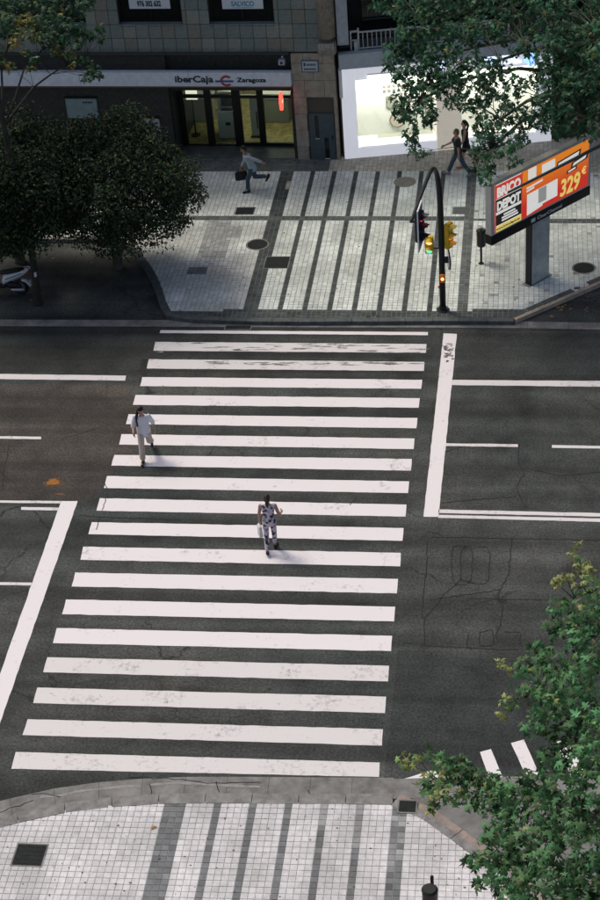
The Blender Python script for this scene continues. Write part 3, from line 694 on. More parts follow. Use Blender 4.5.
# street name plate
a, w1 = ub(301, 60, -.02); b, w0 = ub(319, 72, -.02); t = empty('street_name_plate', BK.o+BK.u*a+BK.v*-.05+Vector((0, 0, w0)), BK.rz)
q = MB(); q.box(0, b-a, 0, .029, 0, w1-w0); q.build('plate', mat('plate_blue', (.07, .12, .17), .4), t, bevel=.004)
q = MB(); q.box(.035, b-a-.035, -.004, .0, .035, w1-w0-.035); q.build('face', mat('plate_white', (.42, .46, .48), .4), t)
q = MB(); bi = mat('plate_ink', (.05, .07, .11)); W_, H_ = b-a, w1-w0
q.box(W_*.14, W_*.25, -.007, -.003, H_*.52, H_*.8)
for k in range(5): q.box(W_*(.32+.11*k), W_*(.395+.11*k), -.007, -.003, H_*.55, H_*.72)
for k in range(10): q.box(W_*(.14+.073*k), W_*(.195+.073*k), -.007, -.003, H_*.2, H_*.34)
tag(q.build('lettering', bi, t), kind='stuff')
tag(t, 'small blue bordered street name plate on the stone pier', 'sign')
# notice boards on the dark wall
for (x0, x1, y0, y1, lb, c) in ((65, 99, 98.5, 118, 'pale teal notice panel on the dark wall behind the evergreen tree', (.20, .27, .27)), (141.5, 162, 118.5, 142, 'white notice panel on the dark wall left of the bank entrance', (.36, .39, .40))):
    a, w1 = ub(x0, y0); b, w0 = ub(x1, y1); t = empty('notice_panel', BK.o+BK.u*a+Vector((0, 0, w0)), BK.rz)
    q = MB(); q.box(0, b-a, -.03, .052, 0, w1-w0); q.build('board', mat('notice_%d' % x0, c, .5, .15, 4), t, bevel=.01)
    q = MB()
    for k in range(4): q.box((b-a)*(.55+.08*k), (b-a)*(.61+.08*k), -.036, -.029, (w1-w0)*.78, (w1-w0)*.86)
    q.build('print', INK, t)
    q = MB(); q.box(-.03, b-a+.03, -.02, .051, w1-w0+.002, w1-w0+.05); q.build('frame', FRAME_, t)
    tag(t, lb, 'notice')
# cash machine and counter inside, seen through the glazing
def inside_thing(name, x, y, v, h, w, d, label, cat, build):
    u_ = ub(x, y, v)[0]; t = empty(name, BK.o+BK.u*u_+BK.v*v+Vector((0, 0, PH+.03)), BK.rz); build(t, w, d, h); tag(t, label, cat); return t
WG = mat('machine_white', (.62, .64, .64), .4)
def atm(t, w, d, h):
    q = MB(); q.box(-w/2, w/2, 0, d, 0, h*.62); q.build('body', WG, t, bevel=.02)
    q = MB(); q.box(-w/2+.02, w/2-.02, d*.35, d, h*.622, h); q.build('screen_housing', WG, t, bevel=.02)
    q = MB(); q.box(-w*.3, w*.3, d*.32, d*.35, h*.68, h*.9); q.build('screen', DGLASS, t)
    q = MB(); q.box(-w*.3, w*.3, d*.05, d*.33, h*.621, h*.635); q.build('keypad', IRON, t)
    q = MB(); q.box(-w*.1, w*.15, -.006, -.001, h*.3, h*.37); q.build('emblem', INK, t)
inside_thing('cash_machine', 229, 138, V0+.55, 1.7, .72, .7, 'white cash machine behind the middle pane of the bank entrance', 'machine', atm)
def desk(t, w, d, h):
    q = MB(); q.box(-w/2, w/2, 0, d, 0, h); q.build('body', mat('desk_grey', (.20, .22, .18), .5), t, bevel=.01)
    q = MB(); q.box(-w/2-.04, w/2+.04, -.04, d+.04, h+.001, h+.04); q.build('top', WG, t, bevel=.008)
inside_thing('counter', 274, 128, V0+1.9, .95, 1.2, .6, 'grey green counter inside the right bank door', 'counter', desk)
inside_thing('counter', 199, 128, V0+1.9, .95, 1.1, .6, 'grey counter behind the left pane of the bank entrance', 'counter', desk)
def screen(t, w, d, h):
    q = MB(); q.cyl((0, 0), .18, 0, .02); q.cyl((0, 0), .025, .02, h-.1); q.build('stand', FRAME_, t)
    q = MB(); q.box(-w/2, w/2, -.03, .03, h-.35, h); q.build('display', mat('screen_glow', (.8, .8, .7), .4, emit=(1, .97, .75), estr=.9), t, bevel=.01)
inside_thing('display_stand', 196, 136, V0+.8, 1.75, .42, .1, 'small lit display behind the left pane of the bank entrance', 'screen', screen)
def panel(t, w, d, h):
    q = MB(); q.box(-w/2, w/2, 0, .04, .02, h); q.build('board', WG, t, bevel=.01)
    q = MB(); q.box(-w/2-.05, w/2+.05, -.1, .14, 0, .018); q.build('foot', FRAME_, t)
inside_thing('standing_banner', 256.5, 140, V0+.7, 1.55, .30, .04, 'narrow white standing banner inside the bank doors', 'banner', panel)

# ================================================================== SHOP BUILDING (right, angled away)
SH = Frame((-3.50, 28.92, 0), 0.175)
us_ = lambda px, py, v=0.0: SH.hit(px, py, v)
shop = empty('shop_building', SH.o, SH.rz)
tag(shop, 'dark building with white balcony railing above a lit white shopfront', 'building')
BROWN = mat('brown_wall', (.045, .030, .024), .8, .3, 4)
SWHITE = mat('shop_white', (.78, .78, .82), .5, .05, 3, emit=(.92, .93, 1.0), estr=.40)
ur = us_(551, 146)[0]
_, sw1 = us_(337.5, 68.5); _, sw2 = us_(337.5, 57)
UEND = 22.0
wsl = us_(358, 50.5, .16)[1]-.33
mb = MB(); mb.box(0, UEND, .12, .4, sw2+.14, wsl+.2); mb.build('brown_band', BROWN, shop)
mb = MB(); mb.box(0, UEND, 1.5, 12, sw2+.15, 9.2); mb.build('recess_wall', mat('recess_wall', (.03, .028, .026), .85, .3, 2), shop)
mb = MB(); mb.box(0.001, UEND-.001, .121, 1.51, wsl+.201, wsl+.32); mb.build('balcony_slab', mat('slab_concrete', (.17, .17, .16), .85, .3, 4), shop)
mb = MB(); mb.box(0, UEND, .05, 1.6, wsl+2.9, wsl+3.25); mb.build('balcony_slab', mat('slab_concrete', (.17, .17, .16)), shop)
mb = MB(); mb.box(0, UEND, .12, 12.01, wsl+3.26, 9.3); mb.build('upper_wall', BROWN, shop)
mb = MB(); mb.box(-.1, UEND+.1, -.05, 12.2, 9.31, 9.6); mb.build('roof', mat('slab_concrete', (.17, .17, .16)), shop)
mb = MB(); mb.box(ur+.02, UEND, .10, 12, 0, sw2+.139); mb.build('ground_wall', BROWN, shop)
mb = MB(); mb.box(0, .11, .13, 3.0, 0, sw2+.13); mb.build('party_wall', BROWN, shop)
# white pilaster and rounded concrete joint column
pu0 = us_(335.5, 20)[0]; pu1 = us_(347.5, 20)[0]
mb = MB(); mb.box(pu0+.02, pu1, -.05, .119, us_(340, 45)[1], 9.2); mb.build('pilaster', mat('pilaster_white', (.42, .45, .47), .7, .15, 5), shop, bevel=.01)
q0 = ub(317.5, 20)[0]; q1 = ub(334.5, 20)[0]
CONC = mat('weathered_concrete', (.24, .215, .175), .9, .35, 5, .3, 30)
t = empty('downpipe_column', BK.o+BK.u*((q0+q1)/2)+Vector((0, 0, wl+.02)), BK.rz)
r_ = (q1-q0)/2
q = MB(); q.tube([(0, -.02, .55), (0, -.02, 3.5), (0, -.02, 5.4)], r_, 20); q.build('shaft', CONC, t, smooth=True)
q = MB(); q.box(-r_*1.06, r_*1.06, -r_*1.05, .03, 0, .42); q.build('base_block', CONC, t, bevel=.03)
q = MB(); q.loft([((0, -.02, .421), (r_*1.0, 0, 0), (0, r_*1.0, 0)), ((0, -.02, .549), (r_*.8, 0, 0), (0, r_*.8, 0))]); q.build('collar', mat('concrete_dark', (.09, .085, .075), .9, .3, 6), t)
q = MB()
for k in range(7): x = -r_*.8+r_*1.6*k/6; h = random.uniform(.1, .28); q.box(x-.022, x+.022, -r_*1.05-.004, -r_*1.05+.001, .42-h, .415)
q.build('drip_stain', mat('lime_drip', (.40, .39, .35), .9, .2, 9), t)
tag(t, 'rounded weathered concrete column between the two buildings', 'column')
# balcony railing
RAIL = mat('rail_white', (.46, .47, .46), .5, .1, 8)
vr = .16
ra, rt_ = us_(358, 31.5, vr); _, rb = us_(358, 49, vr); re = us_(575, 12, vr)[0]
rail = empty('balcony_railing', SH.o+Vector((0, 0, 0)), SH.rz)
zb = wsl+.32
q = MB(); q.box(ra, re, vr-.025, vr+.025, rt_-.05, rt_); q.build('top_rail', RAIL, rail)
q = MB(); q.box(ra, re, vr-.02, vr+.02, rb, rb+.05); q.build('bottom_rail', RAIL, rail)
x = ra; k = 0; bar = None
while x < re:
    post = k % 11 == 0; w = .03 if post else .014
    q = MB(); 
    if post: q.box(-w, w, -.03, .03, zb, rt_+.12 if k == 0 else rt_+.04)
    else: q.box(-w, w, -w, w, rb+.051, rt_-.051)
    q.build('post' if post else 'bar', RAIL, rail, loc=(x, vr, 0)); x += .155; k += 1
q = MB(); xa = us_(349, 20, vr)[0]; q.box(xa, ra-.035, vr-.02, vr+.02, rt_-.02, rt_+.05); q.box(xa, ra-.035, vr-.02, vr+.02, rb+.3, rb+.35); q.box(xa, xa+.05, vr-.02, vr+.02, zb, rt_-.021); q.build('return_rail', RAIL, rail)
q = MB(); q.box(ra-.16, ra-.04, vr-.1, vr-.02, rb-.32, rb+.3); q.build('spout_box', RAIL, rail)
tag(rail, 'white metal balcony railing above the shopfront, partly behind leaves', 'railing')
# dark balcony windows
for k in range(3):
    a = pu1+.6+k*3.2; q = MB(); q.box(a, a+2.4, 1.45, 1.499, wsl+.5, wsl+2.5); p = q.build('window', DGLASS, shop)
    q = MB(); q.box(a-.08, a+2.48, 1.40, 1.449, wsl+2.51, wsl+2.62); q.build('head_frame', mat('frame_dark', (.06, .08, .07), .5), p)
    q = MB(); q.box(a, a+2.4, 1.38, 1.449, wsl+.9, wsl+.95); q.build('cross_rail', mat('frame_dark', (.06, .08, .07), .5), p)
# white shopfront
sf = empty('shopfront', SH.o, SH.rz)
D0 = -.06
o0, ow1 = us_(355.2, 80, D0); o1, ow0 = us_(359, 149, D0)
o1 = us_(437, 130, D0)[0]; ow0 = us_(398, 144.5, D0)[1]; ow1 = us_(390, 77.5, D0)[1]
o2 = us_(462, 130, D0)[0]; o3 = us_(536, 120, D0)[0]
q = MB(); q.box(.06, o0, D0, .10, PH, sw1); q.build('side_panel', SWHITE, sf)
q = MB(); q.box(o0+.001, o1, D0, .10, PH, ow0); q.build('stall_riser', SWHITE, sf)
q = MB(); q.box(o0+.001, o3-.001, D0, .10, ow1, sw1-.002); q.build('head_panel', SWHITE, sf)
q = MB(); q.box(o1+.001, o2, D0-.002, .102, PH, ow1-.001); q.build('pier_panel', mat('shop_cream_glow', (.74, .68, .56), .5, .05, 3, emit=(1.0, .90, .74), estr=.28), sf)  # not a lamp: glow added to brighten the shaded cream panel
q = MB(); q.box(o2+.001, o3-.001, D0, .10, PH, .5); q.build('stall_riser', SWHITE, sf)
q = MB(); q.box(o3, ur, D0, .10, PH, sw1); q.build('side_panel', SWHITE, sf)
q = MB(); q.box(.03, ur+.02, D0-.10, .118, sw1+.002, sw2+.13); q.build('fascia', mat('fascia_grey', (.42, .46, .50), .5, .1, 4), sf, bevel=.01)
q = MB(); q.box(.0, .10, D0-.16, -.0, sw1-1.0, sw1); q.build('edge_trim', WHITE, sf)
CREAM = mat('vitrine_cream', (.80, .79, .74), .6, .06, 2)
PALE = mat('vitrine_back', (.72, .75, .70), .6, .06, 2)
def vitrine(a, b, w0, w1, dep):
    q = MB(); q.box(a+.002, b-.002, dep, dep+.05, w0, w1); q.build('vitrine_back', PALE, sf)
    q = MB(); q.box(a-.0, b, .101, dep+.06, w0-.06, w0-.001); q.build('vitrine_floor', CREAM, sf)
    q = MB(); q.box(a-.05, a-.0, .101, dep+.06, w0, w1); q.build('vitrine_side', CREAM, sf)
    q = MB(); q.box(b, b+.05, .101, dep+.06, w0, w1); q.build('vitrine_side', CREAM, sf)
    q = MB(); q.box(a-.05, b+.05, .101, dep+.06, w1+.001, w1+.05); q.build('vitrine_ceiling', CREAM, sf)
    q = MB(); q.box(a+.15, b-.15, .16, .42, w1-.07, w1-.002); q.build('strip_light', mat('strip_light', (.9, .9, .85), .5, emit=(1.0, .985, .95), estr=36.0), sf)
    q = MB(); q.box(a+.01, b-.01, .02, .032, w0+.01, w1-.01); q.build('glass_pane', glass_mat('vitrine_glass', (.97, .97, .94)), sf)
vitrine(o0, o1, ow0, ow1, .9)
vitrine(o2, o3, .5, ow1, .9)
tag(sf, 'white shopfront frame with two brightly lit display windows behind the plane tree', 'shopfront')
# outer light box at the head of the window
a, w1 = us_(367.5, 72, D0-.02); b, w0 = us_(408, 75.5, D0-.02); t = empty('sign_light', SH.o+SH.u*a+SH.v*(D0-.05)+Vector((0, 0, w0-.02)), SH.rz)
q = MB(); q.box(0, b-a, 0, .049, 0, .17); q.build('diffuser', mat('strip_light_soft', (.9, .9, .85), emit=(1, .97, .9), estr=1.1), t, bevel=.01)
q = MB(); q.box(-.02, b-a+.02, -.002, .048, .171, .2); q.build('hood', WHITE, t)
tag(t, 'narrow white light strip at the top of the left shop window', 'light')
# display in the vitrine
GREYD = mat('display_grey', (.20, .20, .17), .6)
def disp(px, py, v=.86): u_, w_ = us_(px, py, v); return SH.o+SH.u*u_+SH.v*v+Vector((0, 0, w_))
t = empty('wall_display', disp(383, 112, .895), SH.rz)
s_ = 1/22
for r in range(2):
    for c in range(6): q = MB(); q.box(.02+c*.17, .13+c*.17, -.02, .005, .72+r*.17-.2*0, .83+r*.17); q.build('sample_tile', GREYD, t)
q = MB(); q.box(.12, .50, -.05, .005, .12, .62); q.build('panel', mat('display_grey2', (.30, .31, .26), .6), t, bevel=.03)
for c in range(3): q = MB(); q.box(.6+c*.16, .7+c*.16, -.02, .005, .3, .6); q.build('sample_bar', GREYD, t)
tag(t, 'rows of small grey sample tiles on the back wall of the lit shop window', 'display')
t = empty('ring_mirror', disp(397.5, 120, .875), SH.rz)
q = MB(); n = 28; q.tube([(.26*math.cos(2*math.pi*k/n), 0, .26*math.sin(2*math.pi*k/n)) for k in range(n+1)], .028, 8); q.build('ring', mat('ring_brown', (.22, .17, .11), .5), t)
q = MB(); q.tube([(0, -.01, 0), (0, .012, 0)], .24, 24); q.build('mirror', mat('mirror_pale', (.5, .5, .42), .15), t)
tag(t, 'round brown ringed mirror hanging in the lit shop window', 'mirror')
t = empty('display_ledge', disp(378, 138, .60), SH.rz)
hh = t.location.z-ow0
q = MB(); q.box(0, o1-us_(378, 138, .6)[0]-.05, 0, .28, -.05, 0); q.build('shelf', mat('ledge_pale', (.40, .41, .34), .6), t, bevel=.006)
q = MB()
for x in (.1, 1.4): q.box(x, x+.05, .1, .15, -hh+.0005, -.0505)
q.build('support', GREYD, t)
tag(t, 'low pale display ledge along the lit shop window', 'shelf')
# illuminated shop letters
BLUEW = mat('letter_glow', (.7, .8, 1), .4, emit=(.60, .74, 1.0), estr=1.5)
let = empty('shop_lettering', SH.o, SH.rz)
vL = D0-.02
a, w0 = us_(478, 66, vL); b, _ = us_(521, 60, vL)
text_obj('DENTAL', .42, BLUEW, let, (a, vL-.012, w0), bold=.016, width=b-a, extrude=.02)
a, w0 = us_(434, 71, vL); text_obj('O', .46, BLUEW, let, (a, vL-.012, w0), bold=.02, extrude=.02)
a, w0 = us_(531, 60, vL); BL2 = mat('emblem_glow', (.2, .4, 1), .4, emit=(.25, .5, 1.0), estr=1.6)
q = MB(); q.box(a-.22, a+.22, vL-.03, vL+.019, w0-.07, w0+.09); q.box(a-.08, a+.08, vL-.032, vL+.018, w0-.22, w0+.24); q.build('emblem', BL2, let)
tag(let, 'glowing blue white letters above the shop windows, half hidden by leaves', 'sign')
# side street wall detail: pale pilaster at the far right
a = us_(590, 80)[0]; t = MB(); t.box(a, a+.8, -.03, .099, 0, wsl-.1); t.build('stone_pilaster', mat('pilaster_beige', (.30, .27, .20), .8, .2, 5), shop)
mb = MB(); mb.box(.11, ur+.02, 1.2, 1.3, 0, sw2+.13); mb.build('shop_rear_wall', BROWN, shop)
# ================================================================== TRAFFIC LIGHT (arched mast)
YEL = mat('signal_yellow', (.62, .40, .03), .45, .12, 6)
SBLK = mat('signal_black', (.02, .028, .036), .45)
def lens_mat(n, c, e): return mat('lens_'+n, c, .3, emit=c if e else None, estr=e)
def signal_head(parent, loc, rz, n, lenses, body, pitch=.30, r=.115, depth=.16):
    """housing of n sections facing local -y, each with lens and visor"""
    h = empty('x'); bpy.data.objects.remove(h)
    hd = MB(); hd.box(-r-.03, r+.03, 0, depth, 0, n*pitch); hd = hd.build('signal_housing', body, parent, bevel=.02, loc=loc); hd.rotation_euler = (0, 0, rz)
    for k, (lm) in enumerate(lenses):
        zc = (n-k-.5)*pitch
        q = MB(); q.tube([(0, .0, zc), (0, -.02, zc)], [r, r*.96], 20); q.build('lens', lm, hd)
        q = MB(); nn = 14; v = []
        for rr, in ((r*1.08,), (r*1.0,)):
            for yy, dz in ((-.002, 0), (-.22, 0)):
                for i in range(nn+1):
                    t = R(-25)+R(230)*i/nn; ly = yy if yy > -.1 else -.10-.12*max(0, math.sin(t))
                    v.append((rr*math.cos(t), ly, zc+rr*math.sin(t)))
        m_ = nn+1; f = []
        for i in range(nn):
            f += [(i, i+1, m_+i+1, m_+i), (2*m_+i, 3*m_+i, 3*m_+i+1, 2*m_+i+1), (m_+i, m_+i+1, 3*m_+i+1, 3*m_+i)]
        q.add(v, f); q.build('visor', body, hd)
    return hd
bx, by = .48, 18.55
tl = empty('traffic_light', (bx, by, PH)); tag(tl, 'black arched traffic light mast with overhanging signal and yellow signal heads at the kerb', 'traffic light')
MAST = mat('mast_black', (.016, .019, .018), .45, .25, 6)
tip = at(411, 222, 4.75)-Vector((bx, by, PH)); apex = 4.62
pth = [Vector((0, 0, 0)), Vector((0, 0, .9)), Vector((0, 0, 2.6)), Vector((-.01, 0, 3.5))]
arm = [Vector((-.03, -.02, 4.1)), Vector((-.08, -.16, 4.62)), Vector((-.15, -.50, 4.92)), Vector((-.24, -.95, 4.98)), tip]
pth = pth+chaikin(arm, 2)
rad = [.095-.055*min(1, i/len(pth)) for i in range(len(pth))]
q = MB(); q.tube(pth, rad, 14); q.build('mast', MAST, tl, smooth=True)
q = MB(); q.cyl((0, 0), .20, -.004, .02, 20); q.cyl((0, 0), .135, .02, .16, 16, r1=.10); q.build('base_flange', MAST, tl)
# overhanging head, faces +x (drivers coming from the right)
hx = tip+Vector((.30, .03, -.62))
q = MB(); q.tube([tip, tip+Vector((.16, .03, .0))], .03, 8); q.tube([tip+Vector((.16, .03, .32)), tip+Vector((.16, .03, -.62))], .035, 8); q.build('bracket', MAST, tl)
bb = MB(); bb.box(-.33, .33, .05, .075, -.14, 1.06); bb = bb.build('backing_board', SBLK, tl, loc=hx); bb.rotation_euler = (0, 0, R(84))
q = MB()
for a in ((-.345, .345, .045, .08, 1.061, 1.085), (-.345, .345, .045, .08, -.165, -.141), (-.345, -.331, .045, .08, -.14, 1.06), (.331, .345, .045, .08, -.14, 1.06)): q.box(*a)
q.build('white_border', WHITE, bb)
signal_head(tl, hx, R(64), 3, [lens_mat('red', (1.0, .05, .05), 3.5), lens_mat('off', (.05, .04, .02), 0), lens_mat('off', (.05, .04, .02), 0)], SBLK)
q = MB(); q.tube([tip+Vector((.16, .03, .2)), hx+Vector((-.17, 0, .82))], .02, 6); q.tube([tip+Vector((.16, .03, -.5)), hx+Vector((-.17, 0, .12))], .02, 6); q.build('bracket', MAST, tl)
# yellow repeater on the right of the mast
signal_head(tl, (.28, .0, 2.08), R(58), 3, [lens_mat('off_amber', (.30, .10, .02), 0), lens_mat('amber', (1.0, .33, .04), 3.0), lens_mat('off_green', (.10, .16, .04), 0)], YEL, pitch=.27, r=.105)
q = MB(); q.tube([(.05, 0, 2.2), (.26, 0, 2.2)], .022, 8); q.tube([(.05, 0, 2.75), (.26, 0, 2.75)], .022, 8); q.build('bracket', MAST, tl)
# pedestrian head facing the crossing
signal_head(tl, (-.35, -.16, 1.98), 0, 2, [lens_mat('countdown', (1.0, .55, .22), 1.5), lens_mat('green', (.10, 1.0, .55), 1.2)], YEL, pitch=.27, r=.10)
q = MB(); q.tube([(-.03, 0, 2.1), (-.3, -.06, 2.1)], .022, 8); q.build('bracket', MAST, tl)
# round sign seen edge-on, and the push-button box
q = MB(); q.tube([(.19, 0, 1.72), (.215, .006, 1.72)], .30, 28); o = q.build('round_sign', WHITE, tl)
q = MB(); n = 28; q.tube([(.203-.06*math.cos(2*math.pi*k/n), .3*math.cos(2*math.pi*k/n), 1.72+.3*math.sin(2*math.pi*k/n)) for k in range(n+1)], .022, 8); q.build('sign_rim', MAST, o)
q = MB(); q.box(.08, .195, -.03, .03, 1.6, 1.8); q.build('bracket', MAST, tl)
q = MB(); q.box(-.06, .09, -.20, -.09, 1.02, 1.28); o = q.build('push_button_box', mat('button_box', (.75, .22, .04), .4), tl, bevel=.02)
q = MB(); q.tube([(.015, -.2, 1.16), (.015, -.215, 1.16)], .045, 14); q.build('lit_button', mat('button_glow', (1, .4, .1), .4, emit=(1.0, .36, .10), estr=4.0), o)
q = MB(); q.ball((-.1, -.06, .82), .035); q.build('reflector', mat('refl_red', (.5, .03, .03), .3), tl, smooth=True)

# ================================================================== BILLBOARD
ZB = 2.22
bl = at(491.7, 246, ZB); br = at(590.3, 194.5, ZB)
ax = br-bl; ax.z = 0; BW = ax.length; ang = math.atan2(ax.y, ax.x)
BH = 1.97; BT = .26
bb_ = empty('billboard', (bl.x, bl.y, PH), ang); tag(bb_, 'large orange and red billboard on a single grey post beside the crossing', 'billboard')
z0 = ZB-PH
FRM = mat('board_frame', (.50, .50, .44), .45, .1, 6)
q = MB(); q.box(0, BW, 0, BT, z0+.30, z0+BH); q.build('case', FRM, bb_, bevel=.02)
q = MB(); q.box(.004, BW-.004, -.004, BT+.004, z0, z0+.299); bs = q.build('base_strip', BLACK, bb_, bevel=.01)
text_obj('ClearChannel', .15, mat('ink_white', (.7, .7, .7), .5), bs, (BW*.45, -.006, z0+.09), bold=.003, width=BW*.25, extrude=.001)
q = MB(); q.box(BW*.39, BW*.43, -.009, -.005, z0+.08, z0+.20); q.build('emblem', mat('ink_white', (.7, .7, .7)), bs)
# the print: all pieces millimetres apart on the case front
pw, ph = BW-.26, BH-.30-.15; p0x, p0z = .13, z0+.30+.07
def lin_poster():
    M = mat('poster_orange', (.75, .16, .02), .35, spec=.4); N, L, b = nodes(M); tc = N.new('ShaderNodeTexCoord'); sp = N.new('ShaderNodeSeparateXYZ'); L.new(tc.outputs['Generated'], sp.inputs[0])
    r = N.new('ShaderNodeValToRGB'); e = r.color_ramp.elements; e[0].position = .25; e[0].color = (.62, .035, .02, 1); e[1].position = .85; e[1].color = (.86, .24, .02, 1); L.new(sp.outputs['Z'], r.inputs[0]); L.new(r.outputs[0], b.inputs['Base Color'])
    L.new(r.outputs[0], b.inputs['Emission Color']); b.inputs['Emission Strength'].default_value = .6  # glow added to make the poster look brighter
    return M
q = MB(); q.box(p0x, p0x+pw, -.006, -.001, p0z, p0z+ph); pos = q.build('poster', lin_poster(), bb_)
EM = lambda n, c: mat('print_'+n, c, .5, emit=c, estr=.6)  # print colours carry the same added glow
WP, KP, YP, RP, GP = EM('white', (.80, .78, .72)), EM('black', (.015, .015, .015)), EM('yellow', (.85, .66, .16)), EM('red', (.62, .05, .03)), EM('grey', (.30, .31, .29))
def pr(s0, s1, t0, t1, m_, d=.010, name='print', skew=0.0, lift=0.0):
    x0, x1 = p0x+s0*pw, p0x+s1*pw; za, zb_ = p0z+t0*ph, p0z+t1*ph; dz = lift*ph
    q = MB(); v = [(x0, -d, za), (x1, -d, za+dz), (x1+skew, -d, zb_+dz), (x0+skew, -d, zb_), (x0, -d+.003, za), (x1, -d+.003, za+dz), (x1+skew, -d+.003, zb_+dz), (x0+skew, -d+.003, zb_)]
    q.add(v, [(0, 1, 2, 3), (7, 6, 5, 4), (0, 4, 5, 1), (1, 5, 6, 2), (2, 6, 7, 3), (3, 7, 4, 0)]); return q.build(name, m_, pos)
pr(.0, .285, .0, 1.0, WP, .0095, 'logo_field'); pr(.0, .012, .0, 1.0, RP, .0115, 'logo_edge'); pr(.273, .285, .0, 1.0, RP, .0115, 'logo_edge')
pr(.012, .273, .70, .985, RP, .0135, 'logo_box'); text_obj('BRICO', .40, WP, pos, (p0x+.02*pw, -.0145, p0z+.735*ph), bold=.022, width=pw*.245, extrude=.0005)
pr(.012, .273, .42, .685, KP, .0135, 'logo_box'); text_obj('DEPOT', .38, WP, pos, (p0x+.02*pw, -.0145, p0z+.45*ph), bold=.022, width=pw*.245, extrude=.0005)
pr(.012, .273, .135, .36, KP, .0135, 'text_box')
for k, (a, b) in enumerate(((.09, .21), (.07, .23), (.07, .24))): pr(a, b, .29-.055*k, .325-.055*k, WP, .0165, 'small_print')
pr(.012, .273, .0, .12, YP, .0135, 'web_strip'); text_obj('www.bricodepot.es', .11, KP, pos, (p0x+.015*pw, -.0145, p0z+.035*ph), bold=.004, width=pw*.245, extrude=.0005)
pr(.345, .43, .74, .99, WP, .0095, 'product_picture'); pr(.49, .63, .74, .95, WP, .0095, 'product_picture')
for k in range(2): pr(.33, .50-.09*k, .585-.065*k, .625-.065*k, WP, .0095, 'small_print', lift=.02)
a = pr(.335, .66, .10, .47, WP, .0095, 'product_picture', lift=.02); pr(.335, .50, .02, .10, WP, .0096, 'product_picture', lift=.05)
pr(.455, .54, .16, .47, GP, .0125, 'product_print')
pr(.64, .90, .70, .84, KP, .0095, 'price_banner', lift=.05, skew=.06); pr(.655, .88, .735, .81, WP, .0125, 'banner_lettering', lift=.045, skew=.05)
pr(.80, .985, .56, .68, KP, .0095, 'price_banner', lift=.05, skew=.06); pr(.82, .96, .59, .65, WP, .0125, 'banner_lettering', lift=.045, skew=.05)
pr(.76, .87, .475, .55, KP, .0095, 'price_banner', lift=.02); pr(.775, .855, .495, .53, WP, .0125, 'banner_lettering', lift=.02)
text_obj('329', .74, YP, pos, (p0x+.685*pw, -.0105, p0z+.06*ph), bold=.022, width=pw*.22, extrude=.001, shear=.12)
text_obj('€', .32, YP, pos, (p0x+.925*pw, -.0105, p0z+.30*ph), bold=.01, extrude=.001)
pa = at(527.5, 285, PH)-bl; pb = at(550, 275.5, PH)-bl
cu_ = BW*.5; 
q = MB(); q.box(cu_-.40, cu_+.40, .03, .235, -.004, z0-.001); q.build('post', mat('post_grey', (.46, .48, .46), .35, .3, 2.0, metal=.2), bb_, bevel=.012)
q = MB(); q.box(cu_-.44, cu_-.403, .02, .245, -.004, z0-.002); q.build('post_edge', BLACK, bb_)
q = MB(); q.box(cu_-.55, cu_+.52, -.03, .30, -.02, .004); q.build('foot_plate', mat('foot_concrete', (.2, .2, .19), .9, .2, 6), bb_)

# ================================================================== LITTER BINS
def litter_bin(x, y, rz, label):
    t = empty('litter_bin', (x, y, PH), rz); tag(t, label, 'bin', 'black post mounted litter bins')
    q = MB(); q.tube([(0, .0, -.004), (0, .0, 1.18)], .035, 12); q.ball((0, 0, 1.18), .036); q.build('post', BLACK, t)
    q = MB(); n = 24; v = []
    for r, z in ((.09, .50), (.135, .53), (.150, 1.04), (.158, 1.05), (.142, 1.05), (.13, .60)): v += [(r*math.cos(2*math.pi*k/n), -.20+r*math.sin(2*math.pi*k/n), z) for k in range(n)]
    f = [(i*n+k, i*n+(k+1) % n, (i+1)*n+(k+1) % n, (i+1)*n+k) for i in range(5) for k in range(n)]+[tuple(range(n-1, -1, -1)), tuple(5*n+k for k in range(n))]
    q.add(v, f); q.build('basket', BLACK, t)
    q = MB(); q.tube([(0, -.20, 1.06), (0, -.20, 1.09)], [.15, .12], 24); q.build('lid', BLACK, t)
    q = MB(); q.box(-.02, .02, -.04, -.01, .62, .66); q.box(-.02, .02, -.04, -.01, .92, .96); q.build('bracket', BLACK, t)
    q = MB(); q.cyl((0, 0), .09, -.004, .012, 14); q.build('foot', BLACK, t)
p = at(481.3, 263.5, PH); litter_bin(p.x, p.y, R(180), 'black litter bin on a post between the traffic light and the billboard')
p = at(432, 877, PH+1.18); litter_bin(p.x, p.y, R(-10), 'black litter bin at the bottom edge of the near pavement')

# ================================================================== CANTILEVER POLE in front of the billboard (post outside the picture)
e0 = at(508, 192.5, 4.9); e1 = at(600, 146, 5.2); dv = (e1-e0); foot = e0+dv*1.75; foot.z = PH
t = empty('cantilever_pole', foot); tag(t, 'thin dark overhead pole arm reaching in from the right before the billboard', 'pole')
top = Vector((0, 0, 5.2-PH+.3)); tipv = e0-foot
arm = chaikin([Vector((0, 0, 0)), Vector((0, 0, 3.8)), Vector((0, 0, 5.35)), (e1-foot)+Vector((0.1, .1, .05)), e1-foot, tipv], 2)
q = MB(); q.tube(arm, [.10-.07*i/len(arm) for i in range(len(arm))], 12); q.build('mast_arm', mat('pole_grey', (.05, .06, .058), .5, .2, 5), t, smooth=True)
q = MB(); q.cyl((0, 0), .2, -.004, .03, 18); q.build('base_flange', MAST, t)

